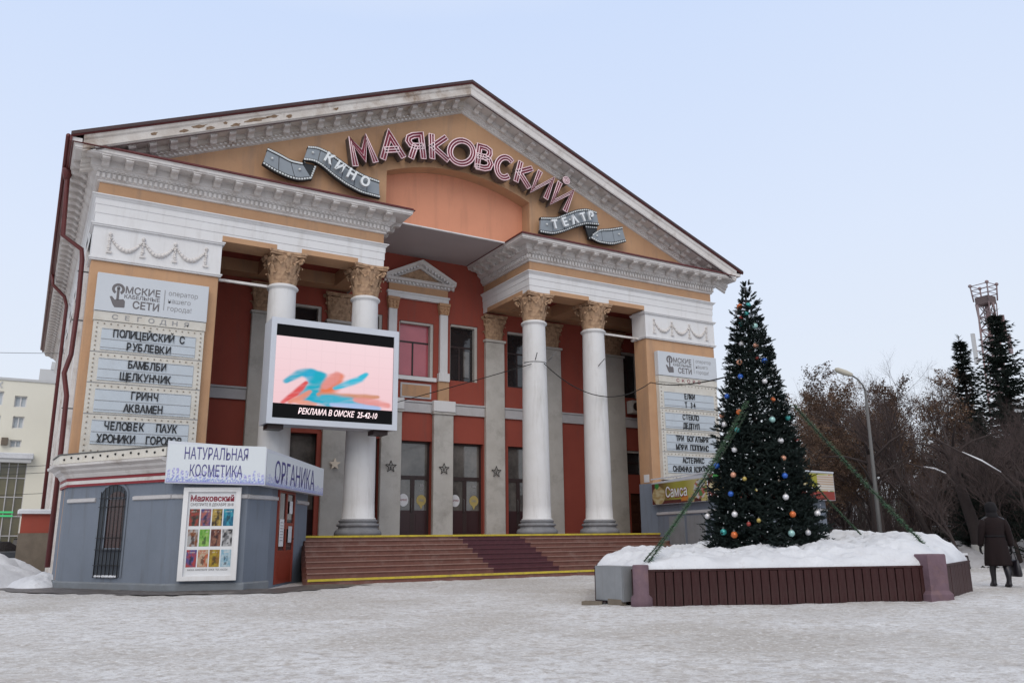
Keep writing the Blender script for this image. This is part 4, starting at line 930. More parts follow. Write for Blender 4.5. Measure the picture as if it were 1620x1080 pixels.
playbill(9.33, 12.75, [('ЕЛКИ', 'Т 34'), ('СТЕКЛО', 'ДЕДПУЛ'), ('ТРИ БОГАТЫРЯ', 'МЭРИ ПОППИНС'), ('АСТЕРИКС', 'СНЕЖНАЯ КОРОЛЕВА')], 'СКОРО', M['ink_red'], 'cream playbill board with red strip letters on the pier by the fir tree', 9.04, 3.52)

# ================================================================== LED SCREEN
ls = thing('led_screen', 'large grey cased video screen with a pink picture hung before two columns', 'video screen', (-5.3, -.7, 4.75))
X0, X1, Z0, Z1, YF = -7.47, -3.10, 4.76, 8.19, -1.20
mb = MB(); mb.box(X0 + .02, X1 - .02, YF + .06, -.24, Z0 + .02, Z1 - .02)
fr_ = .17
mb.box(X0, X0 + fr_, YF, YF + .1, Z0, Z1); mb.box(X1 - fr_, X1, YF, YF + .1, Z0, Z1); mb.box(X0 + fr_, X1 - fr_, YF, YF + .1, Z1 - fr_ - .04, Z1); mb.box(X0 + fr_, X1 - fr_, YF, YF + .1, Z0, Z0 + fr_ + .02)
mb.build('case', M['scr_case'], ls)
sx0, sx1, sz0, sz1 = X0 + fr_, X1 - fr_, Z0 + fr_ + .02, Z1 - fr_ - .04
MB().box(sx0, sx1, YF + .04, YF + .055, sz0, sz1).build('black_screen', M['scr_dark'], ls)
hgt = sz1 - sz0; pz0 = sz0 + hgt * .155; pz1 = sz1 - hgt * .125
def seg(px, pz, ax, az, bx, bz):
    dx, dz = bx - ax, bz - az; t = max(0, min(1, ((px - ax) * dx + (pz - az) * dz) / (dx * dx + dz * dz))); return math.hypot(px - ax - dx * t, pz - az - dz * t), t
strokes = [  # x along 0..1.25, height 0..1 ; colour, width, softness
    ([(.12, .33), (.25, .46), (.36, .50), (.46, .48)], (.03, .42, .60), .030), ([(.34, .45), (.40, .42), (.47, .46)], (.02, .42, .66), .055), ([(.46, .46), (.44, .30), (.34, .16), (.36, .06)], (.01, .42, .56), .060),
    ([(.34, .10), (.48, .12), (.56, .04)], (.01, .42, .60), .055), ([(.10, .02), (.22, .16), (.32, .33)], (.75, .10, .10), .022), ([(.16, .02), (.28, .10), (.36, .2)], (.80, .30, .22), .022),
    ([(.50, .17), (.58, .30), (.66, .47)], (.80, .20, .08), .050), ([(.52, .30), (.60, .42), (.64, .5)], (.80, .30, .27), .040), ([(.62, .28), (.74, .36), (.88, .45), (.95, .54)], (.04, .52, .72), .026),
    ([(.46, .17), (.70, .17), (.92, .18), (1.08, .20)], (.66, .30, .18), .026), ([(.50, .13), (.68, .10), (.84, .07), (1.05, .05)], (.06, .45, .62), .045), ([(.85, .13), (1.0, .11), (1.2, .08)], (.82, .32, .30), .035),
    ([(.60, .04), (.8, .03), (1.1, .02)], (.42, .55, .85), .026), ([(.22, .04), (.32, .03), (.42, .02)], (.85, .35, .25), .02)]
def scr(u, v):
    x = u * 1.25; n = noise.noise(Vector((x * 9, v * 9, 0))) * .012
    c = [.93 + .03 * v, .62 + .10 * v, .66 + .10 * v]
    for P, cc, wd in strokes:
        d = 9
        tt = 0; m_ = len(P) - 1
        for i_, (a, b) in enumerate(zip(P, P[1:])):
            q, t_ = seg(x + n, v + n, *a, *b)
            if q < d: d = q; tt = (i_ + t_) / m_
        wd = wd * (.40 + .78 * math.sin(math.pi * (.12 + .76 * tt)))
        w_ = max(0.0, min(1.0, (wd * 2.2 - d) / (wd * 1.5)))
        w_ = w_ * w_ * (3 - 2 * w_)
        w_ = min(1.0, w_ * (.96 + .30 * noise.noise(Vector((x * 9 - v * 6, v * 26 - x * 4, cc[0] * 9)))))
        c = [a_ + (b_ - a_) * w_ for a_, b_ in zip(c, cc)]
    if (int(u * 8.0001) != int((u + 1 / 150) * 8) or int(v * 6) != int((v + 1 / 100) * 6)): c = [k_ * .96 for k_ in c]
    return c
picture('screen_picture', (sx0 + .01, YF + .035, pz0), (1, 0, 0), (0, 0, 1), sx1 - sx0 - .02, pz1 - pz0, 150, 100, scr, M['screen'], ls)
mb = MB(); add_text(mb, 'РЕКЛАМА В ОМСКЕ  25-42-10', (sx0 + 2.15, YF + .03, sz0 + .17), .27, xdir=(1, 0, 0), zdir=(.18, 0, 1), width=2.65, bold=.014); mb.build('screen_text', M['scr_txt'], ls)
for x in (X0 + .1, X1 - .75): MB().box(x, x + .5, YF + .2, YF + .75, Z0 - .14, Z0 + .01).build('bracket', M['dark'], ls)

# ================================================================== KIOSKS
def facet(a, b):
    a = Vector(a); b = Vector(b); d = (b - a); L_ = d.length; d.normalize(); n = Vector((d.y, -d.x)); return a, b, d, n, L_
def kiosk_body(root, P, h, ma=M['kiosk']):
    mb = MB(); n = len(P); mb.prism(P, 'Z', -.1, h); return mb.build('wall', ma, root)
K1 = [(-12.78, .9), (-12.68, -.7), (-10.48, -4.35), (-8.75, -5.02), (-8.0, -4.42), (-7.72, -3.95), (-6.02, -1.12), (-6.02, -.0)]
k1 = thing('kiosk', 'blue-grey kiosk with barred arched window under the left pier', 'kiosk', (-9.5, -2, 0))
kiosk_body(k1, K1, 2.74)
mb = MB(); mb.sweep([(p[0], p[1]) for p in K1[:5]] , [(0, -.05), (.07, -.04), (.07, .16), (.05, .19), (-.01, .20)]); mb.build('plinth', M['kiosk_base'], k1, fix=False)
# pale band, in pieces between openings
def band(a, b, t0, t1, z0=2.26, z1=2.36, o=.05):
    a, b, d, n, L_ = facet(a, b); p = a + d * L_ * t0; q = a + d * L_ * t1
    mb = MB(); mb.add([(p.x, p.y, z0), (q.x, q.y, z0), (q.x + n.x * o, q.y + n.y * o, z0 + .02), (p.x + n.x * o, p.y + n.y * o, z0 + .02), (p.x, p.y, z1 + .02), (q.x, q.y, z1 + .02), (q.x + n.x * o, q.y + n.y * o, z1), (p.x + n.x * o, p.y + n.y * o, z1)],
                      [(0, 3, 2, 1), (4, 5, 6, 7), (0, 1, 5, 4), (1, 2, 6, 5), (2, 3, 7, 6), (3, 0, 4, 7)]); return mb.build('pale_band', M['band'], k1)
band(K1[1], K1[2], .02, .30); band(K1[1], K1[2], .66, 1.0); band(K1[2], K1[3], .0, 1.0); band(K1[3], K1[4], 0, 1); band(K1[4], K1[5], 0, 1); band(K1[5], K1[6], .62, 1.01)
# arched window with bars on the left facet
a, b, d, nn, L_ = facet(K1[1], K1[2]); D3 = Vector((d.x, d.y, 0)); N3 = Vector((nn.x, nn.y, 0))
def fp(t, z, o): p = a + d * t; return (p.x + nn.x * o, p.y + nn.y * o, z)
wc, hw = L_ * .475, .52
def arch_poly(hw_, z0, zt, o, c=wc):
    P = [fp(c - hw_, z0, o), fp(c + hw_, z0, o)]; 
    for i in range(11): an = math.pi * i / 10; P.append(fp(c + hw_ * math.cos(an), zt - hw_ * .55 + hw_ * .55 * math.sin(an), o))
    return P
mb = MB(); P = arch_poly(hw, .32, 2.70, .004); mb.add(P, [tuple(range(len(P)))]); o = mb.build('window', mat('recess_grey', (.06, .07, .085), .8), k1, fix=False)
mb = MB(); P = arch_poly(hw * .62, 1.05, 2.52, .008, wc + .12); mb.add(P, [tuple(range(len(P)))]); mb.build('pane', mat('curtained_glass', (.035, .012, .012), .15, (.06, .025, .02), .9, 4, 0, spec=.6), o, fix=False)
mb = MB(); 
for t0, t1, z0, z1 in ((wc - .24, wc + .48, 1.0, 1.06), (wc - .26, wc - .20, 1.0, 2.4), (wc - .24, wc + .48, 2.32, 2.37)): mb.add([fp(t0, z0, .012), fp(t1, z0, .012), fp(t1, z1, .012), fp(t0, z1, .012), fp(t0, z0, .03), fp(t1, z0, .03), fp(t1, z1, .03), fp(t0, z1, .03)], [(0, 1, 2, 3), (4, 5, 6, 7), (0, 1, 5, 4), (3, 2, 6, 7), (0, 3, 7, 4), (1, 2, 6, 5)])
mb.build('sash', M['kiosk'], o)
mb = MB(); V = []; nP = []
for hw_ in (hw, hw + .07):
    nP.append([fp(wc + hw_, .32, .02)] + [fp(wc + hw_ * math.cos(math.pi * i / 12), 2.70 - .29 + (.29 + hw_ - hw) * math.sin(math.pi * i / 12), .02) for i in range(13)] + [fp(wc - hw_, .32, .02)])
mb.add(nP[0] + nP[1], [(i, i + 1, 15 + i + 1, 15 + i) for i in range(14)]); mb.build('frame', M['kiosk'], o, fix=False)
for i in range(7):
    t = wc - hw + .05 + (2 * hw - .1) * i / 6; zt_ = 2.40 + .29 * math.sqrt(max(0, 1 - ((t - wc) / hw) ** 2))
    m_ = MB(); m_.tube([fp(t, .30, .06), fp(t, zt_, .06)], .012, 5); m_.build('bar', M['bars'], o)
for z in (.62, 1.02, 1.32, 2.12, 2.35):
    m_ = MB(); m_.tube([fp(wc - hw, z, .068), fp(wc + hw, z, .068)], .011, 5); m_.build('bar', M['bars'], o)
m_ = MB(); 
for i in range(9): m_.ball(fp(wc - .4 + i * .1, .34, .03), .05 + random.uniform(0, .02), 6, 4, .6)
m_.build('sill_snow', M['snow'], o, kind='stuff')
# upper cornice and marquee strip above the left facet
cpth = [(p[0], p[1]) for p in K1[:2]] + [tuple(Vector(K1[2]) + Vector((0, 0)))]
mb = MB(); mb.sweep(cpth, [(0, 2.70), (.05, 2.70), (.05, 2.76), (.055, 2.765)]); mb.sweep(cpth, [(0, 2.86), (.06, 2.86), (.06, 2.93), (0, 2.935)]); mb.build('red_stripe', M['redstripe'], k1, fix=False)
mb = MB(); mb.sweep(cpth, [(0, 2.765), (.055, 2.766), (.055, 2.859), (0, 2.86)]); mb.sweep(cpth, [(0, 2.94), (.07, 2.94), (.12, 3.02), (.13, 3.05), (.24, 3.12), (.26, 3.18), (.42, 3.24), (.44, 3.30), (0, 3.32)]); mb.build('cornice', M['cornice'], k1, fix=False)
mb = MB(); mb.sweep(cpth, [(.1, 3.32), (.30, 3.33), (.30, 3.56), (.02, 3.57)]); o = mb.build('bulb_fascia', M['board'], k1, fix=False)
m_ = MB()
for i in range(14):
    t = .15 + (L_ - .25) * i / 13; m_.ball(fp(t, 3.455 + (.02 if i % 2 else -.02), .31), .032, 6, 5)
m_.build('bulb', M['bars'], o, kind='stuff')
mb = MB(); mb.sweep(cpth, [(.05, 3.565), (.33, 3.57), (.33, 3.595), (-.6, 3.66)]); mb.build('roof_edge', M['lamp'], k1, fix=False)
MB().prism([(p[0], p[1]) for p in K1], 'Z', 2.741, 3.3).build('roof', M['kiosk'], k1)
# door on the right facet
a, b, d, nn, L_ = facet(K1[5], K1[6])
def fbox(mb, t0, t1, z0, z1, o0, o1):
    mb.add([fp(t0, z0, o0), fp(t1, z0, o0), fp(t1, z1, o0), fp(t0, z1, o0), fp(t0, z0, o1), fp(t1, z0, o1), fp(t1, z1, o1), fp(t0, z1, o1)], [(0, 3, 2, 1), (4, 5, 6, 7), (0, 1, 5, 4), (1, 2, 6, 5), (2, 3, 7, 6), (3, 0, 4, 7)]); return mb
d0, d1 = .06, 1.72
mb = MB(); fbox(mb, d0, d0 + .09, .06, 2.6, .0, .05); fbox(mb, d1 - .09, d1, .06, 2.6, 0, .05); fbox(mb, d0 + .09, d1 - .09, 2.50, 2.6, 0, .05); fbox(mb, d0 + .09, d1 - .09, .06, .85, .001, .03)
for z in (.85, 1.52, 1.60): fbox(mb, d0 + .09, d1 - .09, z, z + .09, .002, .04)
fbox(mb, (d0 + d1) / 2 - .06, (d0 + d1) / 2 + .06, .94, 2.5, .003, .045); fbox(mb, d0 + .25, d1 - .25, .18, .75, .031, .04)
o = mb.build('door', M['reddoor'], k1)
for t0, t1 in ((d0 + .09, (d0 + d1) / 2 - .06), ((d0 + d1) / 2 + .06, d1 - .09)):
    for z0, z1 in ((.94, 1.52), (1.69, 2.5)): fbox(MB(), t0, t1, z0, z1, .004, .012).build('pane', M['glass'], o)
fbox(MB(), .20, .62, 1.05, 1.78, .05, .055).build('notice', M['paper'], o); fbox(MB(), 1.1, 1.45, 1.15, 1.6, .05, .055).build('notice', M['print'] if 0 else M['head_lt'], o); fbox(MB(), 1.12, 1.42, 1.95, 2.3, .05, .055).build('notice', M['paper'], o)
q = MB()
for i in range(7): fbox(q, .26, .56, 1.68 - i * .08, 1.695 - i * .08, .0565, .058)
q.build('notice_text', M['ink_grey'], o)
h = MB(); h.tube([fp(1.55, 1.25, .05), fp(1.55, 1.25, .10), fp(1.45, 1.25, .10)], .015); h.build('handle', M['bars'], o)
# shop sign with lavender print
S1 = [(-10.72, -4.62), (-8.45, -5.50), (-5.62, -1.38)]
sgn = thing('shop_sign', 'white shop sign with violet lettering over a lavender border round the kiosk corner', 'shop sign', (-8.5, -5, 2.6))
mb = MB()
def slab(mb, a, b, za, zb, th=.22):
    a, b, d_, n_, L2 = facet(a, b); i0 = a - n_ * th; i1 = b - n_ * th
    mb.add([(a.x, a.y, za[0]), (b.x, b.y, zb[0]), (b.x, b.y, zb[1]), (a.x, a.y, za[1]), (i0.x, i0.y, za[0]), (i1.x, i1.y, zb[0]), (i1.x, i1.y, zb[1]), (i0.x, i0.y, za[1])], [(0, 1, 2, 3), (4, 7, 6, 5), (0, 4, 5, 1), (1, 5, 6, 2), (2, 6, 7, 3), (3, 7, 4, 0)])
slab(mb, S1[0], S1[1], (2.64, 3.70), (2.58, 3.52)); slab(mb, S1[1], S1[2], (2.58, 3.52), (2.55, 3.38))
mb.build('sign_case', M['scr_case'], sgn)
def lav(u, v, L2=1, sd_=0):
    x = u * L2
    c = (.60, .64, .675); h_ = .30 + .16 * noise.noise(Vector((x * 2.2 + sd_, 1, 0)))
    if v < .03: return (.30, .30, .52)
    k_ = x * 9.0; st = abs((k_ % 1) - .5)
    flower = noise.noise(Vector((x * 30, v * 26, sd_)))
    ht = h_ + .14 * noise.noise(Vector((math.floor(k_) * 7.7, 3, sd_)))
    if v < ht and st < .33 and flower > -.10: return lerp((.15, .19, .52), (.34, .30, .58), v / ht) if flower > .1 else (.38, .44, .66)
    if v < .10 and flower > -.2: return (.30, .38, .55)
    return c
for i, (a_, b_, za, zb, sd_) in enumerate(((S1[0], S1[1], 2.64, 2.58, 0), (S1[1], S1[2], 2.58, 2.55, 5))):
    aa, bb, d_, n_, L2 = facet(a_, b_); o3 = Vector((aa.x + n_.x * .006, aa.y + n_.y * .006, za + .02))
    ht = 1.00 if i == 0 else .86
    ob = picture('printed_panel', o3 + Vector((d_.x, d_.y, 0)) * .02, (d_.x, d_.y, (zb - za) / L2), (0, 0, 1), L2 - .04, ht - .04, int(L2 * 62), 44, lambda u, v, L2=L2, s_=sd_: lav(u, v, L2, s_), M['print'], sgn)
    mb = MB(); X = (d_.x, d_.y, (zb - za) / L2 * 1.0)
    nn3 = Vector((n_.x, n_.y, 0)) * .012
    if i == 0:
        c1 = Vector((aa.x, aa.y, 0)) + Vector((d_.x, d_.y, 0)) * 1.20 + nn3; add_text(mb, 'НАТУРАЛЬНАЯ', (c1.x, c1.y, 3.22), .42, xdir=X, width=1.55, bold=.004)
        c1 = Vector((aa.x, aa.y, 0)) + Vector((d_.x, d_.y, 0)) * 1.22 + nn3; add_text(mb, 'КОСМЕТИКА', (c1.x, c1.y, 2.80), .40, xdir=X, width=1.28, bold=.004)
    else:
        c1 = Vector((aa.x, aa.y, 0)) + Vector((d_.x, d_.y, 0)) * 2.35 + nn3; add_text(mb, 'ОРГАНИКА', (c1.x, c1.y, 2.68), .80, xdir=X, width=3.4, bold=.004)
    mb.build('sign_lettering', M['ink_blue'], sgn)
# poster case on the front facet
a, b, d, nn, L_ = facet(K1[2], K1[3])
pc = thing('poster_case', 'white framed poster case with twelve small film posters on the kiosk front', 'poster case', (-9.6, -4.8, .3))
t0, t1, z0, z1 = .32, 1.70, .26, 2.54
mb = MB(); fbox(mb, t0, t1, z0, z1, .012, .10); mb.build('backing', M['board'], pc)
mb = MB(); f_ = .11
fbox(mb, t0 - .01, t0 + f_, z0, z1, .10, .17); fbox(mb, t1 - f_, t1 + .01, z0, z1, .10, .17); fbox(mb, t0 + f_, t1 - f_, z1 - f_, z1, .10, .17); fbox(mb, t0 + f_, t1 - f_, z0, z0 + f_, .10, .17); mb.build('frame', M['white'], pc)
fbox(MB(), t0 + f_, t1 - f_, z0 + f_, z1 - f_, .101, .106).build('poster_sheet', M['paper'], pc)
def fo(t, z, o_): return Vector(fp(t, z, o_))
mb = MB(); add_text(mb, 'Маяковский', fo((t0 + t1) / 2, 2.20, .112), .2, xdir=(d.x, d.y, 0), width=1.06, bold=.035); mb.build('poster_title', M['ink_red'], pc)
mb = MB(); add_text(mb, 'СМОТРИТЕ В ДЕКАБРЕ 2018', fo((t0 + t1) / 2, 2.08, .112), .1, xdir=(d.x, d.y, 0), width=1.04, bold=.01); add_text(mb, 'КАССА  КИНОТЕАТР  ОМСК  ТЕЛ. КАССЫ', fo((t0 + t1) / 2, .50, .112), .06, xdir=(d.x, d.y, 0), width=.95, bold=.01); mb.build('poster_text', M['ink_grey'], pc, kind='stuff')
cols_ = [((.10, .12, .10), (.45, .10, .08)), ((.12, .12, .28), (.50, .20, .16)), ((.10, .07, .04), (.55, .42, .14)), ((.03, .18, .30), (.08, .40, .50)),
         ((.50, .50, .50), (.30, .12, .05)), ((.18, .42, .08), (.40, .60, .20)), ((.14, .05, .05), (.40, .22, .16)), ((.55, .55, .56), (.06, .06, .07)),
         ((.50, .10, .10), (.12, .14, .35)), ((.60, .50, .38), (.55, .16, .08)), ((.50, .38, .06), (.30, .16, .05)), ((.30, .50, .62), (.55, .65, .70))]
for r in range(3):
    for c_ in range(4):
        ca, cb = cols_[r * 4 + c_]; sd_ = r * 7.3 + c_ * 3.1
        def pf(u, v, ca=ca, cb=cb, s_=sd_):
            n_ = noise.noise(Vector((u * 3.2, v * 3.6, s_))) + .5 * noise.noise(Vector((u * 9, v * 9, s_)))
            c = lerp(ca, cb, max(0, min(1, .5 + n_ * 1.3)))
            if abs(u - .5) < .22 - .1 * v and .1 < v < .62 and noise.noise(Vector((u * 5, v * 5, s_ + 3))) > -.15: c = lerp(c, (.03, .03, .04), .6)
            if .80 < v < .88 and .15 < u < .85 and noise.noise(Vector((u * 40, 1, s_))) > -.1: c = lerp(c, (.8, .75, .7), .6)
            return tuple(max(.004, q ** 1.25 * .80) for q in c)
        picture('small_poster', fo(t0 + f_ + .05 + c_ * .275, 1.585 - r * .50, .109), (d.x, d.y, 0), (0, 0, 1), .245, .42, 14, 20, pf, M['print'], pc)

# ---- second kiosk on the right
K2 = [(8.2, .0), (8.25, -1.0), (7.55, -4.75), (9.7, -6.55), (11.75, -6.3), (12.9, -1.0), (12.9, .0)]
k2 = thing('kiosk', 'grey kiosk under the food sign behind the fir tree', 'kiosk', (10, -3, 0))
kiosk_body(k2, K2, 3.3)
mb = MB(); mb.sweep(K2[1:6], [(0, 2.02), (.05, 2.04), (.05, 2.12), (0, 2.14)]); mb.sweep(K2[1:6], [(0, -.05), (.06, -.04), (.06, .18), (0, .2)]); mb.build('pale_band', M['band'], k2, fix=False)
a, b, d, nn, L_ = facet(K2[1], K2[2])
fbox(MB(), .9, 2.0, .25, 1.95, .004, .03).build('shutter', M['metal_box'], k2); fbox(MB(), 2.2, 3.4, .25, 1.95, .004, .03).build('shutter', M['metal_box'], k2)
s2 = thing('food_sign', 'yellow and brown food sign with pastry picture wrapped round the right kiosk', 'shop sign', (9.5, -4, 2.5))
S2 = [(8.05, -.95), (7.30, -4.9), (9.65, -6.85), (11.95, -6.6)]
mb = MB()
zz_ = [(2.42, 3.28), (2.42, 3.42), (2.42, 3.42), (2.42, 3.42)]
for i in range(3): slab(mb, S2[i], S2[i + 1], zz_[i], zz_[i + 1], .18)
mb.build('sign_case', M['scr_case'], s2)
def food(u, v, s_=0): return tuple(q * .78 for q in food_(u, v, s_))
def food_(u, v, s_=0):
    if v > .965: return (.6, .6, .62)
    n_ = noise.noise(Vector((u * 14, v * 8, s_))); c = lerp((.10, .02, .02), (.38, .36, .05), max(0, min(1, (u - .12) * 3)))
    if u > .62: c = lerp(c, (.58, .50, .20), min(1, (u - .62) * 5))
    if v < .16 and u < .9: c = (.10, .02, .015)
    # pastry wrapped in flat bread with a green leaf
    dx, dz = (u - .13) / .125, (v - .40) / .42
    if dx * dx + dz * dz < 1 and v < 1.2 - u * 2.4: c = lerp((.58, .50, .30), (.42, .30, .12), max(0, min(1, .5 + n_ * 2)))
    if (u - .10) ** 2 / .0016 + (v - .84) ** 2 / .02 < 1: c = (.04, .26, .05)
    dx, dz = (u - .88) / .10, (v - .52) / .42
    if dx * dx + dz * dz < 1: c = (.62, .62, .62) if n_ < 0 else ((.50, .12, .08) if n_ < .2 else (.10, .26, .08))
    if .55 < u < .68 and .08 < v < .30: c = lerp((.55, .14, .02), (.65, .28, .04), .5 + n_)
    if .70 < u < .78 and v < .4 - abs(u - .74) * 5: c = (.60, .35, .15)
    return c
for i, (a_, b_) in enumerate(zip(S2, S2[1:])):
    aa, bb, d_, n_, L2 = facet(a_, b_); z_a, z_b = zz_[i][0], zz_[i + 1][0]; ht = .84 if i == 0 else .98
    fn = (lambda u, v: food(u, v)) if i == 0 else (lambda u, v, s_=i: ((.55, .55, .52) if int(v * 22) % 2 else (.42, .30, .22)) if (v > .35 and v < .9 and u > .55) else ((.25, .05, .04) if v < .3 else food(u, v, s_)))
    picture('printed_panel', (aa.x + n_.x * .006 + d_.x * .02, aa.y + n_.y * .006 + d_.y * .02, z_a + .01), (d_.x, d_.y, 0), (0, 0, 1), L2 - .04, ht, 110, 34, fn, M['print'], s2)
    if i == 0:
        ang = (d_.x, d_.y, 0); c1 = Vector((aa.x, aa.y, 0)) + Vector((d_.x, d_.y, 0)) * (L2 * .47) + Vector((n_.x, n_.y, 0)) * .012
        q = MB(); add_text(q, 'Самса', (c1.x, c1.y, 2.66), .55, xdir=ang, width=L2 * .40, bold=.05); q.build('sign_lettering_shadow', M['redstripe'], s2)
        c1 = c1 + Vector((n_.x, n_.y, 0)) * .01; q = MB(); add_text(q, 'Самса', (c1.x, c1.y, 2.675), .54, xdir=ang, width=L2 * .385, bold=.012); q.build('sign_lettering', M['letter_white'], s2)
mb = MB(); mb.sweep(S2, [(.02, 3.40), (.03, 3.40), (.03, 3.45), (-.15, 3.45)]) ; mb.build('frame', M['scr_case'], s2, fix=False)

# ================================================================== PLANTER, SNOW MOUND
PL = [(-3.74, -13.2), (-3.74, -14.74), (1.40, -16.88), (1.85, -16.90), (4.62, -15.75), (4.7, -12.4), (2.2, -9.6), (-1.4, -10.2)]
pln = thing('tree_planter', 'big low planter clad in vertical maroon planks around the fir tree', 'planter', (.8, -13.4, 0))
MB().prism(PL, 'Z', -.05, .55).build('core', M['scr_dark'], pln)
plank_me = {}
for i in range(len(PL)):
    a_, b_ = PL[i], PL[(i + 1) % len(PL)]; aa, bb, d_, n_, L2 = facet(a_, b_); 
    if i == 2: continue
    n = max(1, round(L2 / .168)); w_ = L2 / n; 
    for k in range(n):
        key = round(w_, 3)
        if key not in plank_me: plank_me[key] = [MB().bbox(.009, w_ - .009, -.035, 0, -.04, .605 + j_ * .012, .006).mesh('plank', M['plank']) for j_ in range(2)]
        p = aa + d_ * (k * w_) + n_ * random.uniform(0.0, .008)
        o = inst('plank', random.choice(plank_me[key]), pln, (p.x, p.y, random.uniform(-.012, .004)), rot=(0, random.uniform(-.006, .006), math.atan2(d_.y, d_.x)))
mb = MB(); mb.sweep([PL[-1]] + PL[:3], [(-.05, .60), (.05, .60), (.05, .635), (-.05, .64)]); mb.sweep(PL[3:], [(-.05, .60), (.05, .60), (.05, .635), (-.05, .64)]); mb.build('top_rail', M['plank'], pln, fix=False)
# painted concrete posts
def post(cx, cy, ang, w_, h_, nm='post'):
    mb = MB(); c, s_ = math.cos(ang), math.sin(ang); P = [(.5, -.35), (.5, .35), (-.5, .35), (-.5, -.35)]
    def rot(p, k): return (cx + (c * p[0] - s_ * p[1]) * w_ * k, cy + (s_ * p[0] + c * p[1]) * w_ * k)
    V = []; F = []
    for z, k in ((-.05, 1.25), (.10, 1.24), (.17, 1.0), (h_ - .03, 1.02), (h_, .97)): V += [(*rot(p, k), z) for p in P]
    for i in range(4):
        for j in range(4): F.append((i * 4 + j, i * 4 + (j + 1) % 4, i * 4 + 4 + (j + 1) % 4, i * 4 + 4 + j))
    F += [(0, 1, 2, 3), (16, 17, 18, 19)]; mb.add(V, F); return mb.build(nm, M['purple'], pln)
post(1.52, -16.90, math.atan2(-.08, .9) - .1, .45, .845)
mb = MB(); mb.lathe([(.20, -.05), (.20, .14), (.15, .2), (.15, .70), (.14, .72)], -3.80, -14.66, 16); mb.build('post', M['purple'], pln)
# snow mound
def inside(x, y, P=PL):
    dm = 9
    for i in range(len(P)):
        a_, b_ = P[i], P[(i + 1) % len(P)]; dx, dy = b_[0] - a_[0], b_[1] - a_[1]; L2 = math.hypot(dx, dy); dd = ((x - a_[0]) * -dy + (y - a_[1]) * dx) / L2; dm = min(dm, dd)
    return dm
def mh(x, y):
    dd = inside(x, y); t = max(0, min(1, (dd + .04) / .85)); t = t * (2 - t)
    rt_ = max(0, min(1, (x - .2 + (y + 13) * -.0) / 3.2)); z = .60 + t * (.30 + .30 * rt_)
    z += t * noise.fractal(Vector((x * 1.1, y * 1.1, 2)), .6, 2.1, 5) * .12 + noise.fractal(Vector((x * 4, y * 4, 9)), .8, 2.2, 4) * .035 * t - .05 * t * max(0, noise.noise(Vector((x * 2.2, y * 2.2, 21))) - .15)
    z += .05 * math.sin(max(0, min(1, dd / .3)) * math.pi) * (.6 + noise.noise(Vector((x * 3, y * 3, 4))))
    return z
bd_ = []
for i in range(len(PL)):
    p_, q_ = PL[i], PL[(i + 1) % len(PL)]; n = max(2, int(math.hypot(q_[0] - p_[0], q_[1] - p_[1]) / .07))
    for k in range(n): bd_.append(lerp(p_, q_, k / n))
mc = (.45, -13.4); NR = 70; V = []; nb_ = len(bd_)
for r in range(NR):
    t = 1.004 - r / NR
    for (x, y) in bd_:
        px_, py_ = mc[0] + (x - mc[0]) * t, mc[1] + (y - mc[1]) * t; z = mh(px_, py_) + .035
        if r == 0: z = .60
        V.append((px_, py_, z))
V.append((mc[0], mc[1], mh(*mc) + .035))
F = [(r * nb_ + k, r * nb_ + (k + 1) % nb_, (r + 1) * nb_ + (k + 1) % nb_, (r + 1) * nb_ + k) for r in range(NR - 1) for k in range(nb_)] + [((NR - 1) * nb_ + k, (NR - 1) * nb_ + (k + 1) % nb_, len(V) - 1) for k in range(nb_)]
mb = MB(); mb.add(V, F, True); mound = mb.build('snow_mound', M['snow'], kind='stuff', fix=False)
tag(mound, 'lumpy white snow heaped on the planter under the fir tree', 'snow')
# grey steel box against the planter
bx = thing('steel_cabinet', 'grey steel electrical box standing against the left end of the planter', 'electrical box', (-3.86, -13.95, 0))
a_, b_ = (-3.98, -13.62), (-3.90, -14.38); aa, bb, d_, n_, L2 = facet(a_, b_); n_ = Vector((-1, -.1)).normalized(); a = aa; d = d_; nn = n_
fbox(MB(), 0, L2, .06, .69, -.22, .10).build('casing', M['metal_box'], bx); fbox(MB(), .02, L2 - .02, .075, .675, .101, .115).build('door', M['metal_box'], bx); fbox(MB(), .35, L2 - .05, -.02, .10, .0, .12).build('foot', M['concrete'], bx)
mb = MB(); mb.prism([(-4.4, -13.6), (-4.15, -13.9), (-4.0, -13.75), (-4.2, -13.45)], 'Z', -.02, .045); tag(mb.build('stone_lump', M['concrete']), 'flat brown stone on the snow beside the steel box', 'stone')

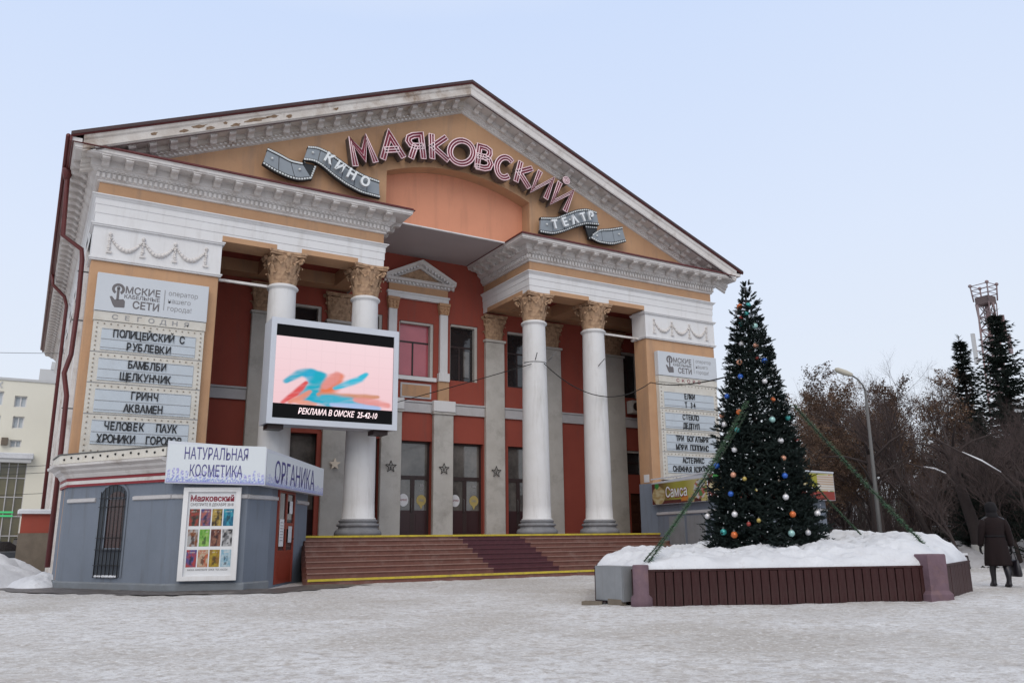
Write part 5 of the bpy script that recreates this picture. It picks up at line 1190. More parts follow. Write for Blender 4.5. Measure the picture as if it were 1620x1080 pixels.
# ================================================================== FIR TREE
TX, TY = .78, -13.45
Zs = [.85, 1.6, 2.6, 3.4, 4.3, 5.3, 6.2, 6.6, 7.1]; Rs = [1.32, 1.27, 1.09, .89, .70, .52, .33, .21, .03]
def rad(z):
    for i in range(len(Zs) - 1):
        if z <= Zs[i + 1]: t = (z - Zs[i]) / (Zs[i + 1] - Zs[i]); return Rs[i] + (Rs[i + 1] - Rs[i]) * t
    return .03
fir = thing('fir_tree', 'tall dark artificial fir tree hung with coloured baubles on the snowy planter', 'fir tree', (TX, TY, .8))
mb = MB(); mb.tube([(TX, TY, .6), (TX, TY, 7.05)], [.09, .02], 8); mb.build('trunk', M['bark'], fir)
rnd = random.Random(11)
V = []; F = []
def sprig(p, q, w_, nn_=13):
    # a bristly twig: short needles standing out from an axis
    p = Vector(p); q = Vector(q); dd = (q - p); L2 = dd.length; dd.normalize(); x = dd.orthogonal().normalized(); y = dd.cross(x)
    for i in range(nn_):
        t = i / nn_; c = p + dd * (L2 * t); a0 = rnd.random() * 6.28
        for k in range(3):
            an = a0 + k * 2.09; o_ = x * math.cos(an) + y * math.sin(an); tip = c + (o_ * .8 + dd * .55) * w_ * (1 - .45 * t); sd_ = dd.cross(o_) * w_ * .24
            n0 = len(V); V.extend([tuple(c - sd_), tuple(c + sd_), tuple(tip)]); F.append((n0, n0 + 1, n0 + 2))
zz = .80; cnt = 0
while zz < 7.08:
    r = rad(zz); nb = max(4, int(2 * math.pi * r / .165))
    for k in range(nb):
        an = 2 * math.pi * (k + rnd.random() * .9) / nb; rr = r * (rnd.uniform(.84, 1.08) + .16 * noise.noise(Vector((math.cos(an) * 1.6, math.sin(an) * 1.6, zz * 2.1)))) + (.10 * rnd.random() if rnd.random() < .2 else 0); z = zz + rnd.uniform(-.06, .06)
        e_ = Vector((TX + math.cos(an) * rr, TY + math.sin(an) * rr, z + rnd.uniform(-.04, .10))); s0 = Vector((TX + math.cos(an) * rr * .45, TY + math.sin(an) * rr * .45, z - .08 * r))
        sprig(s0.lerp(e_, .3), e_, .055, 11)
        dr = (e_ - s0).normalized(); sd_ = Vector((-dr.y, dr.x, 0))
        for j in range(5 if r > .4 else 3):
            t = rnd.uniform(.45, .95); b0 = s0.lerp(e_, t); s_ = rnd.choice((-1, 1)); L2 = rnd.uniform(.12, .24) * (.6 + .4 * min(1, r))
            sprig(b0, b0 + (dr * .6 + sd_ * s_ * rnd.uniform(.4, .9) + Vector((0, 0, rnd.uniform(-.35, .6)))).normalized() * L2, .05, 8)
    zz += .108
sprig((TX, TY, 6.8), (TX, TY, 7.14), .06, 14)
me = bpy.data.meshes.new('branches'); me.from_pydata([(a_ - TX, b_ - TY, c_ - .8) for a_, b_, c_ in V], [], F); me.materials.append(M['fir'])
o = bpy.data.objects.new('branches', me); col.objects.link(o); o.parent = fir; o['kind'] = 'stuff'
# dark inner core of shorter twigs so the sky shows only near the top
V = []; F = []
for i in range(1900):
    z = rnd.uniform(.85, 6.3) if rnd.random() < .4 else rnd.uniform(.85, 3.9); r = rad(z) * rnd.uniform(.35, .8); an = rnd.random() * 6.28
    p = Vector((TX + math.cos(an) * r, TY + math.sin(an) * r, z)); sprig(p, p + Vector((rnd.uniform(-1, 1), rnd.uniform(-1, 1), rnd.uniform(-.6, .8))).normalized() * .26, .075, 7)
me = bpy.data.meshes.new('inner_branches'); me.from_pydata([(a_ - TX, b_ - TY, c_ - .8) for a_, b_, c_ in V], [], F); me.materials.append(M['fir'])
o = bpy.data.objects.new('inner_branches', me); col.objects.link(o); o.parent = fir; o['kind'] = 'stuff'
mb = MB()
for i in range(330):
    z = rnd.uniform(.95, 5.2); an = rnd.random() * 6.28; r = rad(z) * rnd.uniform(.95, 1.05); mb.ball((TX + math.cos(an) * r, TY + math.sin(an) * r, z), .009 + rnd.random() * .006, 5, 4)
tag(mb.build('light_string', M['paper']), 'tiny pale lamps of a light string scattered over the dark fir tree', 'string lights', kind='stuff')
balls = [('orange', 0.65, -13.45, 6.56), ('teal', 0.74, -13.66, 6.56), ('teal', 0.65, -13.66, 6.35), ('silver', 0.65, -13.36, 6.44), ('red', 0.56, -13.56, 6.25), ('teal', 0.52, -13.58, 6.08), ('mint', 0.73, -13.84, 6.01), ('silver', 0.41, -13.64, 5.58), ('peach', 0.63, -13.92, 5.52), ('peach', 0.3, -13.62, 5.14), ('blue', 0.75, -14.05, 5.14), ('red', 0.57, -13.97, 5.21), ('blue', 0.24, -13.68, 4.79), ('white', 0.61, -14.13, 4.64), ('blue', 0.16, -13.25, 4.38), ('orange', 0.7, -14.26, 4.2), ('orange', 0.04, -13.74, 3.94), ('peach', 0.12, -13.05, 3.95), ('mint', 0.53, -14.34, 3.73), ('teal', 1.08, -14.35, 3.8), ('white', -0.02, -13.26, 3.71), ('teal', -0.07, -13.74, 3.53), ('white', 0.6, -14.49, 3.25), ('white', -0.21, -13.73, 3.08), ('peach', 0.51, -14.61, 2.86), ('blue', -0.3, -13.17, 2.77), ('blue', 0.39, -14.71, 2.47), ('peach', -0.39, -13.81, 2.52), ('blue', -0.49, -13.78, 2.11), ('white', 0.28, -14.78, 2.01), ('white', -0.56, -13.93, 1.67), ('orange', 0.34, -14.89, 1.65), ('white', 1.15, -14.93, 1.67), ('white', -0.51, -12.96, 1.65), ('orange', -0.63, -13.94, 1.24), ('mint', 0.22, -14.91, 1.26), ('silver', 0.67, -15.01, 1.27), ('teal', -0.66, -13.62, 1.3), ('gold', -0.32, -14.1, 2.42), ('red', 1.18, -14.47, 3.3), ('gold', -0.33, -14.46, 1.53), ('red', -0.47, -14.27, 1.46)]
cap_m = MB().lathe([(.025, .07), (.025, .1), (.01, .105), (.006, .13)], 0, 0, 8).mesh('cap', M['lamp'])
bm_ = {k: MB().ball((0, 0, 0), .082, 16, 12).mesh('ball', v) for k, v in BALL.items()}
side = Vector((.862, -.506)); lab_seen = {}
names_ = {'mint': 'pale mint', 'gold': 'dull gold', 'silver': 'silver grey', 'white': 'white', 'peach': 'peach', 'teal': 'teal', 'orange': 'glossy orange', 'blue': 'bright blue', 'red': 'dull red'}
for i, (k, x, y, z) in enumerate(balls):
    cx, cy = TX + (x - .85), TY + (y + 13.5); s_ = (Vector((cx, cy)) - Vector((TX, TY))).dot(side)
    v2 = Vector((cx - TX, cy - TY)); v2 = v2 * .90; cx, cy = TX + v2.x, TY + v2.y
    hgt_ = 'at the very tip' if z > 6.2 else 'high near the tip' if z > 5.4 else 'in the upper part' if z > 4.6 else 'just above mid height' if z > 3.85 else 'at mid height' if z > 3.1 else 'just below mid height' if z > 2.3 else 'in the lower part' if z > 1.5 else 'near the bottom'
    sdn = 'on the far left edge' if s_ < -.8 * rad(z) else 'left of the middle' if s_ < -.25 * rad(z) else 'in the middle' if s_ < .3 * rad(z) else 'on the right side'
    lb = f'{names_[k]} bauble {hgt_} of the fir, {sdn}'
    if lb in lab_seen: lb = f'{names_[k]} bauble {hgt_} of the fir, {sdn}, lower one'
    lab_seen[lb] = 1
    t = thing('bauble', lb, 'bauble', (cx, cy, z), 'baubles on the fir tree')
    sc_ = .6 if k in ('gold', 'red') else random.uniform(.72, .9)
    for nm, me in (('ball', bm_[k]), ('cap', cap_m)):
        c = bpy.data.objects.new(nm, me); col.objects.link(c); c.parent = t; c.scale = (sc_,) * 3
# tinsel garlands drawn down from the tree to the planter corners
def tinsel(p, q, w_, label, sg_=.12, g0=.0):
    P = sag(p, q, sg_, 40); mb = MB(); mb.tube(P, .012, 4)
    o = mb.build('guy_garland', M['wire']); tag(o, label, 'garland', 'garlands drawn from the fir to the planter')
    V2 = []; F2 = []
    for i in range(len(P) - 1):
        a_, b_ = P[i], P[i + 1]
        if i / 40 < g0: continue
        for k in range(46):
            c = a_.lerp(b_, rnd.random()); dr = Vector((rnd.gauss(0, 1), rnd.gauss(0, 1), rnd.gauss(0, 1))).normalized(); tip = c + dr * w_ * rnd.uniform(.6, 1.1); s_ = dr.orthogonal().normalized() * .008; n0 = len(V2); V2 += [tuple(c - s_), tuple(c + s_), tuple(tip)]; F2.append((n0, n0 + 1, n0 + 2))
    m_ = MB(); m_.add(V2, F2); m_.build('tinsel', M['garland'], o, kind='stuff', fix=False)
tinsel((.02, -13.95, 4.15), (-3.62, -14.66, .74), .10, 'green tinsel garland stretched from the fir down to the left planter corner', .12)
tinsel((-.05, -14.0, 3.9), (-3.66, -14.60, .78), .045, 'thin darker garland running just beside the left green garland', .16)
tinsel((1.19, -14.24, 4.11), (2.45, -16.22, .98), .10, 'green garland from the fir down to the snow behind the right planter post', .04)
tinsel((1.65, -13.7, 3.0), (2.6, -14.6, 1.22), .05, 'dark garland slanting from the fir down to the back of the snow mound', .08)

# ================================================================== PERSON
PXX, PYY, HS = 6.34, -15.46, 1.95 / 1.75
wk = Vector((.62, .78, 0)).normalized(); rx = Vector((wk.y, -wk.x, 0))     # walking direction, her right-hand side
def W(r, f, z): p = Vector((PXX, PYY, 0)) + rx * r * HS + wk * f * HS; return Vector((p.x, p.y, z * HS))
per = thing('person', 'person in a long dark brown coat and black hat walking away with a handbag', 'person', (PXX, PYY, 0))
def skin_body(name, verts, edges, radii, ma, parent, sub=2):
    off = LOC[parent.name]; me = bpy.data.meshes.new(name); me.from_pydata([tuple(v - off) for v in verts], edges, []); me.materials.append(ma)
    o = bpy.data.objects.new(name, me); col.objects.link(o); o.parent = parent
    md = o.modifiers.new('skin', 'SKIN'); md.use_smooth_shade = True
    for i, r in enumerate(radii):
        sv = me.skin_vertices[0].data[i]; sv.radius = (r * HS, r * HS); sv.use_root = (i == 0)
    md2 = o.modifiers.new('sub', 'SUBSURF'); md2.levels = sub; md2.render_levels = sub
    return o
vts = [W(0, 0, .92), W(0, 0, 1.15), W(0, 0, 1.36), W(0, .02, 1.47), W(0, .03, 1.56), W(0, .03, 1.63),
       W(-.10, 0, .86), W(-.095, .06, .47), W(-.085, .14, .09), W(-.09, .27, .04), W(.10, 0, .86), W(.105, -.03, .47), W(.10, -.15, .12), W(.10, -.02, .04),
       W(-.19, 0, 1.36), W(-.26, .02, 1.10), W(-.27, .10, .86), W(-.27, .14, .78), W(.19, 0, 1.36), W(.26, -.03, 1.10), W(.28, -.02, .84), W(.285, .0, .76)]
eds = [(0, 1), (1, 2), (2, 3), (3, 4), (4, 5), (0, 6), (6, 7), (7, 8), (8, 9), (0, 10), (10, 11), (11, 12), (12, 13), (2, 14), (14, 15), (15, 16), (16, 17), (2, 18), (18, 19), (19, 20), (20, 21)]
rad_ = [.13, .12, .13, .05, .085, .08, .09, .062, .045, .035, .09, .062, .045, .035, .065, .05, .035, .03, .065, .05, .035, .03]
skin_body('body', vts, eds, rad_, M['leather'], per)
def loft(name, rings, ma, parent, n=28, folds=0.0):
    V = []; F = []
    for (cr, cf, z, a_, b_) in rings:
        for k in range(n):
            t = 2 * math.pi * k / n; w_ = 1 + folds * math.sin(7 * t) * max(0, (1.0 - z)); V.append(W(cr + a_ * w_ * math.cos(t), cf + b_ * w_ * math.sin(t), z))
    for i in range(len(rings) - 1):
        for k in range(n): F.append((i * n + k, i * n + (k + 1) % n, (i + 1) * n + (k + 1) % n, (i + 1) * n + k))
    F += [tuple(range(n)), tuple((len(rings) - 1) * n + k for k in range(n))]
    mb = MB(); mb.add(V, F, True); return mb.build(name, ma, parent)
coat = loft('coat', [(0, .0, .42, .255, .20), (0, .0, .47, .262, .205), (0, 0, .65, .245, .19), (0, 0, .85, .225, .175), (0, 0, .98, .195, .155), (0, 0, 1.03, .185, .145), (0, 0, 1.07, .188, .148), (0, 0, 1.2, .21, .155), (0, 0, 1.32, .225, .15), (0, .0, 1.39, .20, .125), (0, .01, 1.44, .12, .09), (0, .015, 1.47, .08, .075)], M['coat'], per, 42, .11)
for s_, P in ((-1, [(.185, 0, 1.355, .085), (.235, .0, 1.22, .078), (.265, .02, 1.06, .068), (.275, .07, .90, .06), (.275, .09, .84, .06)]), (1, [(.185, 0, 1.355, .085), (.24, -.02, 1.22, .078), (.27, -.03, 1.06, .068), (.285, -.02, .90, .06), (.287, -.01, .83, .06)])):
    mb = MB(); mb.tube([W(s_ * p[0], p[1], p[2]) for p in P], [p[3] * HS for p in P], 12); mb.build('sleeve', M['coat'], coat)
loft('belt', [(0, 0, 1.01, .197, .157), (0, 0, 1.05, .197, .157)], M['blackcloth'], coat)
loft('scarf', [(0, .01, 1.40, .13, .11), (0, .01, 1.45, .125, .11), (0, .01, 1.52, .105, .10), (0, .015, 1.55, .08, .09)], M['blackcloth'], per, 20)
loft('hat', [(0, .02, 1.52, .095, .10), (0, .02, 1.56, .112, .118), (0, .02, 1.62, .118, .125), (0, .02, 1.68, .108, .115), (0, .02, 1.73, .08, .085), (0, .02, 1.75, .03, .03)], M['blackcloth'], per, 20)
mb = MB(); mb.ball(W(0, .155, 1.58), .022, 8, 6); mb.tube([W(-.03, .12, 1.545), W(.03, .12, 1.545)], .008, 5); mb.ball(W(-.035, .125, 1.61), .012, 6, 5); mb.ball(W(.035, .125, 1.61), .012, 6, 5); mb.ball(W(0, .07, 1.58), .088, 14, 10, 1.15); mb.build('face', M['skin'], per)
def hand(s_, c):
    # gloved palm with four fingers and a thumb, slightly curled
    vs_ = [W(c[0], c[1], c[2] + .06), W(c[0], c[1] + .005, c[2]), W(c[0], c[1] + .01, c[2] - .04)]; es = [(0, 1), (1, 2)]; rs = [.024, .028, .026]
    for k in range(4):
        ff = -.03 + .02 * k; b0 = len(vs_); ln = (.045, .055, .052, .042)[k]
        vs_ += [W(c[0], c[1] + ff, c[2] - .06), W(c[0] - s_ * .012, c[1] + ff, c[2] - .06 - ln * .6), W(c[0] - s_ * .03, c[1] + ff, c[2] - .06 - ln)]; es += [(2, b0), (b0, b0 + 1), (b0 + 1, b0 + 2)]; rs += [.0095, .009, .008]
    b0 = len(vs_); vs_ += [W(c[0] - s_ * .012, c[1] + .04, c[2] - .01), W(c[0] - s_ * .02, c[1] + .052, c[2] - .045)]; es += [(1, b0), (b0, b0 + 1)]; rs += [.012, .010]
    skin_body('glove', vs_, es, rs, M['blackcloth'], per, 1)
hand(-1, (-.272, .13, .77)); hand(1, (.287, .0, .755))
for s_, fx in ((-1, .14), (1, -.13)):
    cr = -.09 if s_ < 0 else .10
    loft('boot', [(cr, fx - .02, .02 if s_ < 0 else .03, .052, .07), (cr, fx + .0, .07, .05, .065), (cr, fx - .02, .16, .048, .055), (cr, fx - .03 * s_ - .05 * (s_ < 0), .32, .062, .066), (cr, fx * .35, .50, .066, .07)], M['leather'], per, 14)
    loft('boot_foot', [(cr, fx + .055, .0, .045, .125), (cr, fx + .055, .02, .048, .13), (cr, fx + .04, .055, .043, .105), (cr, fx + .01, .085, .035, .06)], M['leather'], per, 14)
bag = thing('handbag', 'black leather handbag hanging from the right hand of the walking person', 'handbag', tuple(W(.31, 0, .35)))
loft('bag_body', [(.32, .02, .20, .085, .20), (.32, .02, .24, .10, .215), (.32, .02, .40, .085, .20), (.32, .02, .52, .045, .17), (.32, .02, .55, .02, .15)], M['leather'], bag, 20)
mb = MB(); mb.tube([W(.32, -.09, .54), W(.31, -.05, .68), W(.30, .02, .735), W(.31, .09, .68), W(.32, .13, .54)], .012, 6); mb.build('handle', M['leather'], bag)

# ================================================================== STREET LAMP, MAST
lp = thing('street_lamp', 'grey street lamp pole with one pale lamp head before the brown trees', 'street lamp', (15.4, -5.8, 0))
mb = MB(); mb.tube([(15.4, -5.8, 0), (15.4, -5.8, 2.2), (15.42, -5.82, 6.9)], [.085, .08, .05], 10); mb.build('pole', M['lamp'], lp)
MB().lathe([(.106, 0), (.106, .75)], 15.4, -5.8, 12).build('painted_foot', M['whitewash'], lp)
mb = MB(); mb.tube([(15.42, -5.82, 6.9), (15.38, -5.75, 7.15), (15.26, -5.62, 7.40), (15.15, -5.48, 7.55)], .035, 8); mb.build('arm', M['lamp'], lp)
mb = MB(); hd_ = Vector((-.60, .68, .42)).normalized(); c = Vector((14.94, -5.24, 7.72)); mb.tube([c - hd_ * .38, c - hd_ * .34, c - hd_ * .1, c + hd_ * .25, c + hd_ * .36], [.05, .08, .12, .11, .05], 10); mb.build('lamp_head', M['lamp_head'], lp)
TWX, TWY = 82.9, 25.5
tw = thing('antenna_mast', 'tall lattice mast with a railed platform rising behind the spruces', 'mast', (TWX, TWY, 0))
bd_ = [(math.cos(R(a_)) , math.sin(R(a_))) for a_ in (20, 140, 260)]
mb = MB(); hgt_ = 27.6
legs = [[(TWX + c_ * (1.7 - .75 * z / hgt_), TWY + s_ * (1.7 - .75 * z / hgt_), z) for z in (0, hgt_)] for c_, s_ in bd_]
for l_ in legs: MB().tube(l_, .13, 6).build('mast_leg', M['tower'], tw)
def lg(k, z): a_, b_ = legs[k]; return Vector(a_).lerp(Vector(b_), z / hgt_)
n = 18
for i in range(n):
    z0, z1 = hgt_ * i / n, hgt_ * (i + 1) / n
    for k in range(3): mb.tube([lg(k, z0), lg((k + 1) % 3, z1)], .06, 4); mb.tube([lg((k + 1) % 3, z0), lg(k, z1)], .06, 4); mb.tube([lg(k, z1), lg((k + 1) % 3, z1)], .06, 4)
mb.build('lattice', M['tower'], tw, kind='stuff')
mb = MB(); mb.tube([(TWX, TWY, 5), (TWX, TWY, hgt_)], .22, 6); mb.build('cable_run', M['tower'], tw)
mb = MB(); mb.prism([(TWX + .8 * c_, TWY + .8 * s_) for c_, s_ in ((1, 1), (-1, 1), (-1, -1), (1, -1))], 'Z', hgt_, hgt_ + .9); mb.build('platform', mat('mast_platform', (.12, .09, .09), .7), tw)
mb = MB(); 
for c_, s_ in ((1, 1), (-1, 1), (-1, -1), (1, -1)): mb.tube([(TWX + .9 * c_, TWY + .9 * s_, hgt_ + .4), (TWX + 1.02 * c_, TWY + 1.02 * s_, hgt_ + 2.4)], .09, 5); mb.ball((TWX + 1.02 * c_, TWY + 1.02 * s_, hgt_ + 2.4), .22, 6, 5); mb.tube([(TWX + .8 * c_, TWY + .8 * s_, hgt_ + .1), (TWX + .7 * c_, TWY + .7 * s_, hgt_ - 2.2)], .07, 4)
for z in (1.2, 1.8, 2.35):
    P = [(TWX + 1.0 * c_, TWY + 1.0 * s_, hgt_ + z) for c_, s_ in ((1, 1), (-1, 1), (-1, -1), (1, -1), (1, 1))]
    for a_, b_ in zip(P, P[1:]): mb.tube([a_, b_], .05, 4)
mb.build('railing', M['tower'], tw)
for k, (dx, dy) in enumerate(((-1.5, 1.2), (1.5, -.8), (1.3, -1.3))):
    z = (20.5, 23.3, 21.5)[k]; m_ = MB(); m_.box(TWX + dx * 1.05 - .22, TWX + dx * 1.05 + .22, TWY + dy - .15, TWY + dy + .15, z, z + (3.6, 3.0, 2.2)[k]); m_.build('panel_antenna', M['pale_far'] if k == 0 else M['tower'], tw)
    m_ = MB(); 
    for q in (.5, 1.5): m_.tube([(TWX + dx * .6, TWY + dy * .6, z + q), (TWX + dx * 1.1, TWY + dy, z + q)], .05, 4)
    m_.build('antenna_bracket', M['tower'], tw)

# ================================================================== TREES
def grow(rn, h, spread=.55, trunk_r=.16, levels=4, lean=(0, 0), nb=6, up=.25, leaves=0, bare_low=.25, twn=5):
    thick = MB(); thin = MB(); LV = []; LF = []
    def branch(p, d_, ln, r, lv):
        pts = [Vector(p)]; dd = Vector(d_); nseg = 5 if lv == 0 else 4 if lv < 3 else 2
        for i in range(nseg):
            dd = (dd + Vector((rn.gauss(0, .11), rn.gauss(0, .11), rn.gauss(0, .07) + (up * .22 if lv else 0)))).normalized(); pts.append(pts[-1] + dd * (ln / nseg))
        rs = [r * (1 - .70 * i / nseg) for i in range(nseg + 1)]
        (thick if lv < 2 else thin).tube(pts, rs, 7 if lv == 0 else 5 if lv == 1 else 3, lv < 2, False)
        if lv >= levels:
            if leaves:
                for _ in range(leaves):
                    c = pts[-1].lerp(pts[0], rn.random()) + Vector((rn.gauss(0, .05), rn.gauss(0, .05), rn.gauss(0, .05))); a_ = Vector((rn.gauss(0, 1), rn.gauss(0, 1), rn.gauss(0, 1))).normalized(); b_ = a_.orthogonal().normalized(); s_ = rn.uniform(.03, .065)
                    n0 = len(LV); LV.extend([tuple(c - a_ * s_), tuple(c + b_ * s_ * .6), tuple(c + a_ * s_), tuple(c - b_ * s_ * .6)]); LF.append((n0, n0 + 1, n0 + 2, n0 + 3))
            return
        k = nb if lv < 2 else twn
        for i in range(k + (2 if lv == 0 else 0)):
            t = rn.uniform(bare_low if lv == 0 else .15, 1.0); q = t * nseg; j = min(int(q), nseg - 1); pos = pts[j].lerp(pts[j + 1], q - j)
            ax = (pts[j + 1] - pts[j]).normalized(); an = rn.random() * 6.28; o_ = ax.orthogonal().normalized(); o2 = ax.cross(o_); side_ = o_ * math.cos(an) + o2 * math.sin(an)
            nd = (ax * (1 - spread * .6) + side_ * spread * rn.uniform(.7, 1.4) + Vector((0, 0, up))).normalized()
            branch(pos, nd, ln * rn.uniform(.42, .66) * (1.15 - .35 * t), rs[j] * .55, lv + 1)
    branch((0, 0, -.1), (lean[0], lean[1], 1), h * .68, trunk_r, 0)
    mt = thick.mesh('trunk', M['bark'], fix=False); mn = thin.mesh('twigs', M['twig'], fix=False); ml = None
    if leaves: m_ = MB(); m_.add(LV, LF); ml = m_.mesh('dry_leaves', M['leaf'], fix=False)
    return mt, mn, ml, h
rn = random.Random(5)
leafy = [grow(random.Random(20 + i), 9.5, .65, .11, 4, (0, 0), 8, .26, leaves=6, bare_low=.12, twn=6) for i in range(2)]
bare = [grow(random.Random(40), 9.5, .6, .13, 4, (-.1, .05), 8, .32, bare_low=.18, twn=6), grow(random.Random(41), 9, .65, .11, 4, (.06, 0), 8, .28, bare_low=.15, twn=6), grow(random.Random(42), 8, .8, .11, 4, (0, .08), 8, .10, bare_low=.1, twn=6)]
def tree(nm, protos, k, x, y, z, label, group, rot):
    mt, mn, ml, h = protos[k % len(protos)]; s_ = z / h
    t = thing(nm, label, 'tree', (x, y, -.05), group); t.rotation_euler = (0, 0, rot); t.scale = (s_ * 1.05, s_ * 1.05, s_)
    for n_, me in (('trunk', mt), ('twigs', mn), ('dry_leaves', ml)):
        if me is None: continue
        c = bpy.data.objects.new(n_, me); col.objects.link(c); c.parent = t
        if n_ != 'trunk': c['kind'] = 'stuff'
LT = [((21.7, 2.3, 9.1), 'brown-leaved tree right behind the fir tree at its right edge'), ((25.8, 3.6, 10.1), 'brown-leaved tree between the fir tree and the lamp, back row'), ((21.8, -1.0, 9.2), 'brown-leaved tree directly behind the street lamp head'), ((29.1, 2.5, 10.2), 'brown-leaved tree in the back row right of the lamp pole'), ((24.7, -1.7, 8.6), 'brown-leaved tree right of the lamp pole, its crown above the garland'), ((16.8, -1.2, 6.8), 'low brown-leaved tree peeping out beside the food sign'), ((30.0, 8.0, 10.1), 'brown-leaved tree farthest back above the food sign')]
for i, ((x, y, z), lb) in enumerate(LT): tree('brown_leaved_tree', leafy, i, x, y, z, lb, 'brown-leaved trees right of the theatre', i * 1.3)
BT = [((19.8, -5.2, 9.6), 'tall bare tree with a leaning trunk and the highest twigs, right of the lamp'), ((23.8, -4.0, 9.0), 'bare tree just left of the thinner spruce'), ((19.1, -7.8, 6.9), 'bare tree in front of the thinner spruce'), ((17.9, -9.7, 6.4), 'bare tree in front of the taller spruce'), ((16.4, -11.2, 6.0), 'bare tree behind the walking person'), ((36.8, 5.4, 10.3), 'far bare tree between the lamp and the spruces'), ((33.1, 10.5, 9.9), 'far bare tree showing above the fir tree right edge'), ((39.3, 10.6, 12.2), 'far bare tree seen left of the lamp'), ((34.1, 0.2, 8.5), 'far bare tree between the two spruces'), ((13.5, -10.2, 4.7), 'low bare tree with thick crooked limbs nearest the snowy planter'), ((30.5, -3.7, 9.0), 'far bare tree at the right edge behind the taller spruce'), ((22.7, -6.2, 7.4), 'bare tree between the two spruces, closer row'), ((21.8, -8.7, 6.9), 'bare tree at the right edge above the hat of the person')]
for i, ((x, y, z), lb) in enumerate(BT): tree('bare_tree', bare, i, x, y, z, lb, 'bare trees right of the theatre', i * 2.1 + .4)
# two leaning dark trunks near the person with whitewashed feet
for (x, y, lx, lb) in ((18.3, -8.0, -.35, 'dark leaning trunk with a whitewashed foot behind the walking person'), (16.6, -4.9, .05, 'thick dark trunk standing behind the right end of the snow mound')):
    t = thing('leaning_tree', lb, 'tree', (x, y, 0), 'dark trunks behind the planter'); mb = MB(); P = [(x, y, -.1), (x + lx * .4, y, 1.2), (x + lx * 1.6, y + .1, 2.8), (x + lx * 3.0, y + .2, 4.6)]; mb.tube(P, [.30, .24, .19, .12], 9)
    for k in range(9):
        b0 = Vector(P[2]).lerp(Vector(P[3]), rn.random()); e_ = b0 + Vector((rn.uniform(-1.8, 1.8), rn.uniform(-1.2, 1.2), rn.uniform(.3, 1.6))); mb.tube([b0, b0.lerp(e_, .5) + Vector((0, 0, .15)), e_], [.07, .045, .015], 5)
    mb.build('trunk', M['bark'], t); mb = MB(); mb.tube([(x, y, -.1), (x + lx * .27, y, .8)], [.315, .265], 9); mb.build('painted_foot', M['whitewash'], t)
# snow lying on limbs
for k, (p, q, lb) in enumerate((((13.95, -8.9, 3.5), (14.6, -9.3, 3.25), 'snow-topped limb on the left of the three snowy limbs'), ((14.1, -10.3, 3.9), (15.2, -10.9, 3.2), 'long snow-topped limb slanting above the person'))):
    mb = MB(); P = [Vector(p) - (Vector(q) - Vector(p)) * .8, Vector(p), Vector(p).lerp(Vector(q), .5) + Vector((0, 0, .05)), Vector(q), Vector(q) + (Vector(q) - Vector(p)) * .4 - Vector((0, 0, .3))]; mb.tube(P, [.02, .035, .04, .045, .05], 6); o = mb.build('snowy_limb', M['bark']); tag(o, lb, 'branch')
    mb = MB(); mb.tube([v_ + Vector((0, 0, .04)) for v_ in P[1:4]], [.02, .042, .03], 6); mb.build('lying_snow', M['snow'], o)
def spruce(rn, h, r0):
    V2 = []; F2 = []; mt = MB(); mt.tube([(0, 0, 0), (0, 0, h)], [.2, .02], 7)
    z = .6
    while z < h * .97:
        f = 1 - z / h; r = r0 * (f ** .8) * rn.uniform(.75, 1.15); nb = rn.randint(6, 9)
        for k in range(nb):
            an = rn.random() * 6.28; rr = r * rn.uniform(.6, 1.1); c, s_ = math.cos(an), math.sin(an); n_ = max(3, int(rr / .16)); dz = rn.uniform(-.25, .12)
            for j in range(n_ + 1):
                t = (j + .3) / n_; b0 = Vector((c * rr * t, s_ * rr * t, z + dz * rr * t + .28 * rr * t * t))
                for q in range(5):
                    sdv = Vector((-s_, c, 0)) * rn.choice((-1, 1)); dr = (Vector((c, s_, 0)) * rn.uniform(.3, 1) + sdv * rn.uniform(.1, .9) + Vector((0, 0, rn.uniform(-.5, .35)))).normalized(); ln = rn.uniform(.18, .36) * (1.15 - .5 * t); wv = dr.cross(Vector((0, 0, 1))).normalized() * ln * .16
                    n0 = len(V2); V2.extend([tuple(b0 - wv), tuple(b0 + wv), tuple(b0 + dr * ln)]); F2.append((n0, n0 + 1, n0 + 2))
                    wv = Vector((0, 0, ln * .14)); n0 = len(V2); V2.extend([tuple(b0 - wv), tuple(b0 + wv), tuple(b0 + dr * ln)]); F2.append((n0, n0 + 1, n0 + 2))
        z += .17 + .10 * f
    for k in range(14):
        zz_ = h * (.93 + .07 * rn.random()); an = rn.random() * 6.28; n0 = len(V2); V2.extend([(0, 0, zz_), (0, 0, zz_ + .05), (math.cos(an) * .25, math.sin(an) * .25, zz_ + .2)]); F2.append((n0, n0 + 1, n0 + 2))
    m_ = MB(); m_.add(V2, F2); return mt.mesh('trunk', M['bark']), m_.mesh('needles', M['spruce'], fix=False), h
sp_ = [spruce(random.Random(3), 11, 2.7), spruce(random.Random(4), 11, 3.4)]
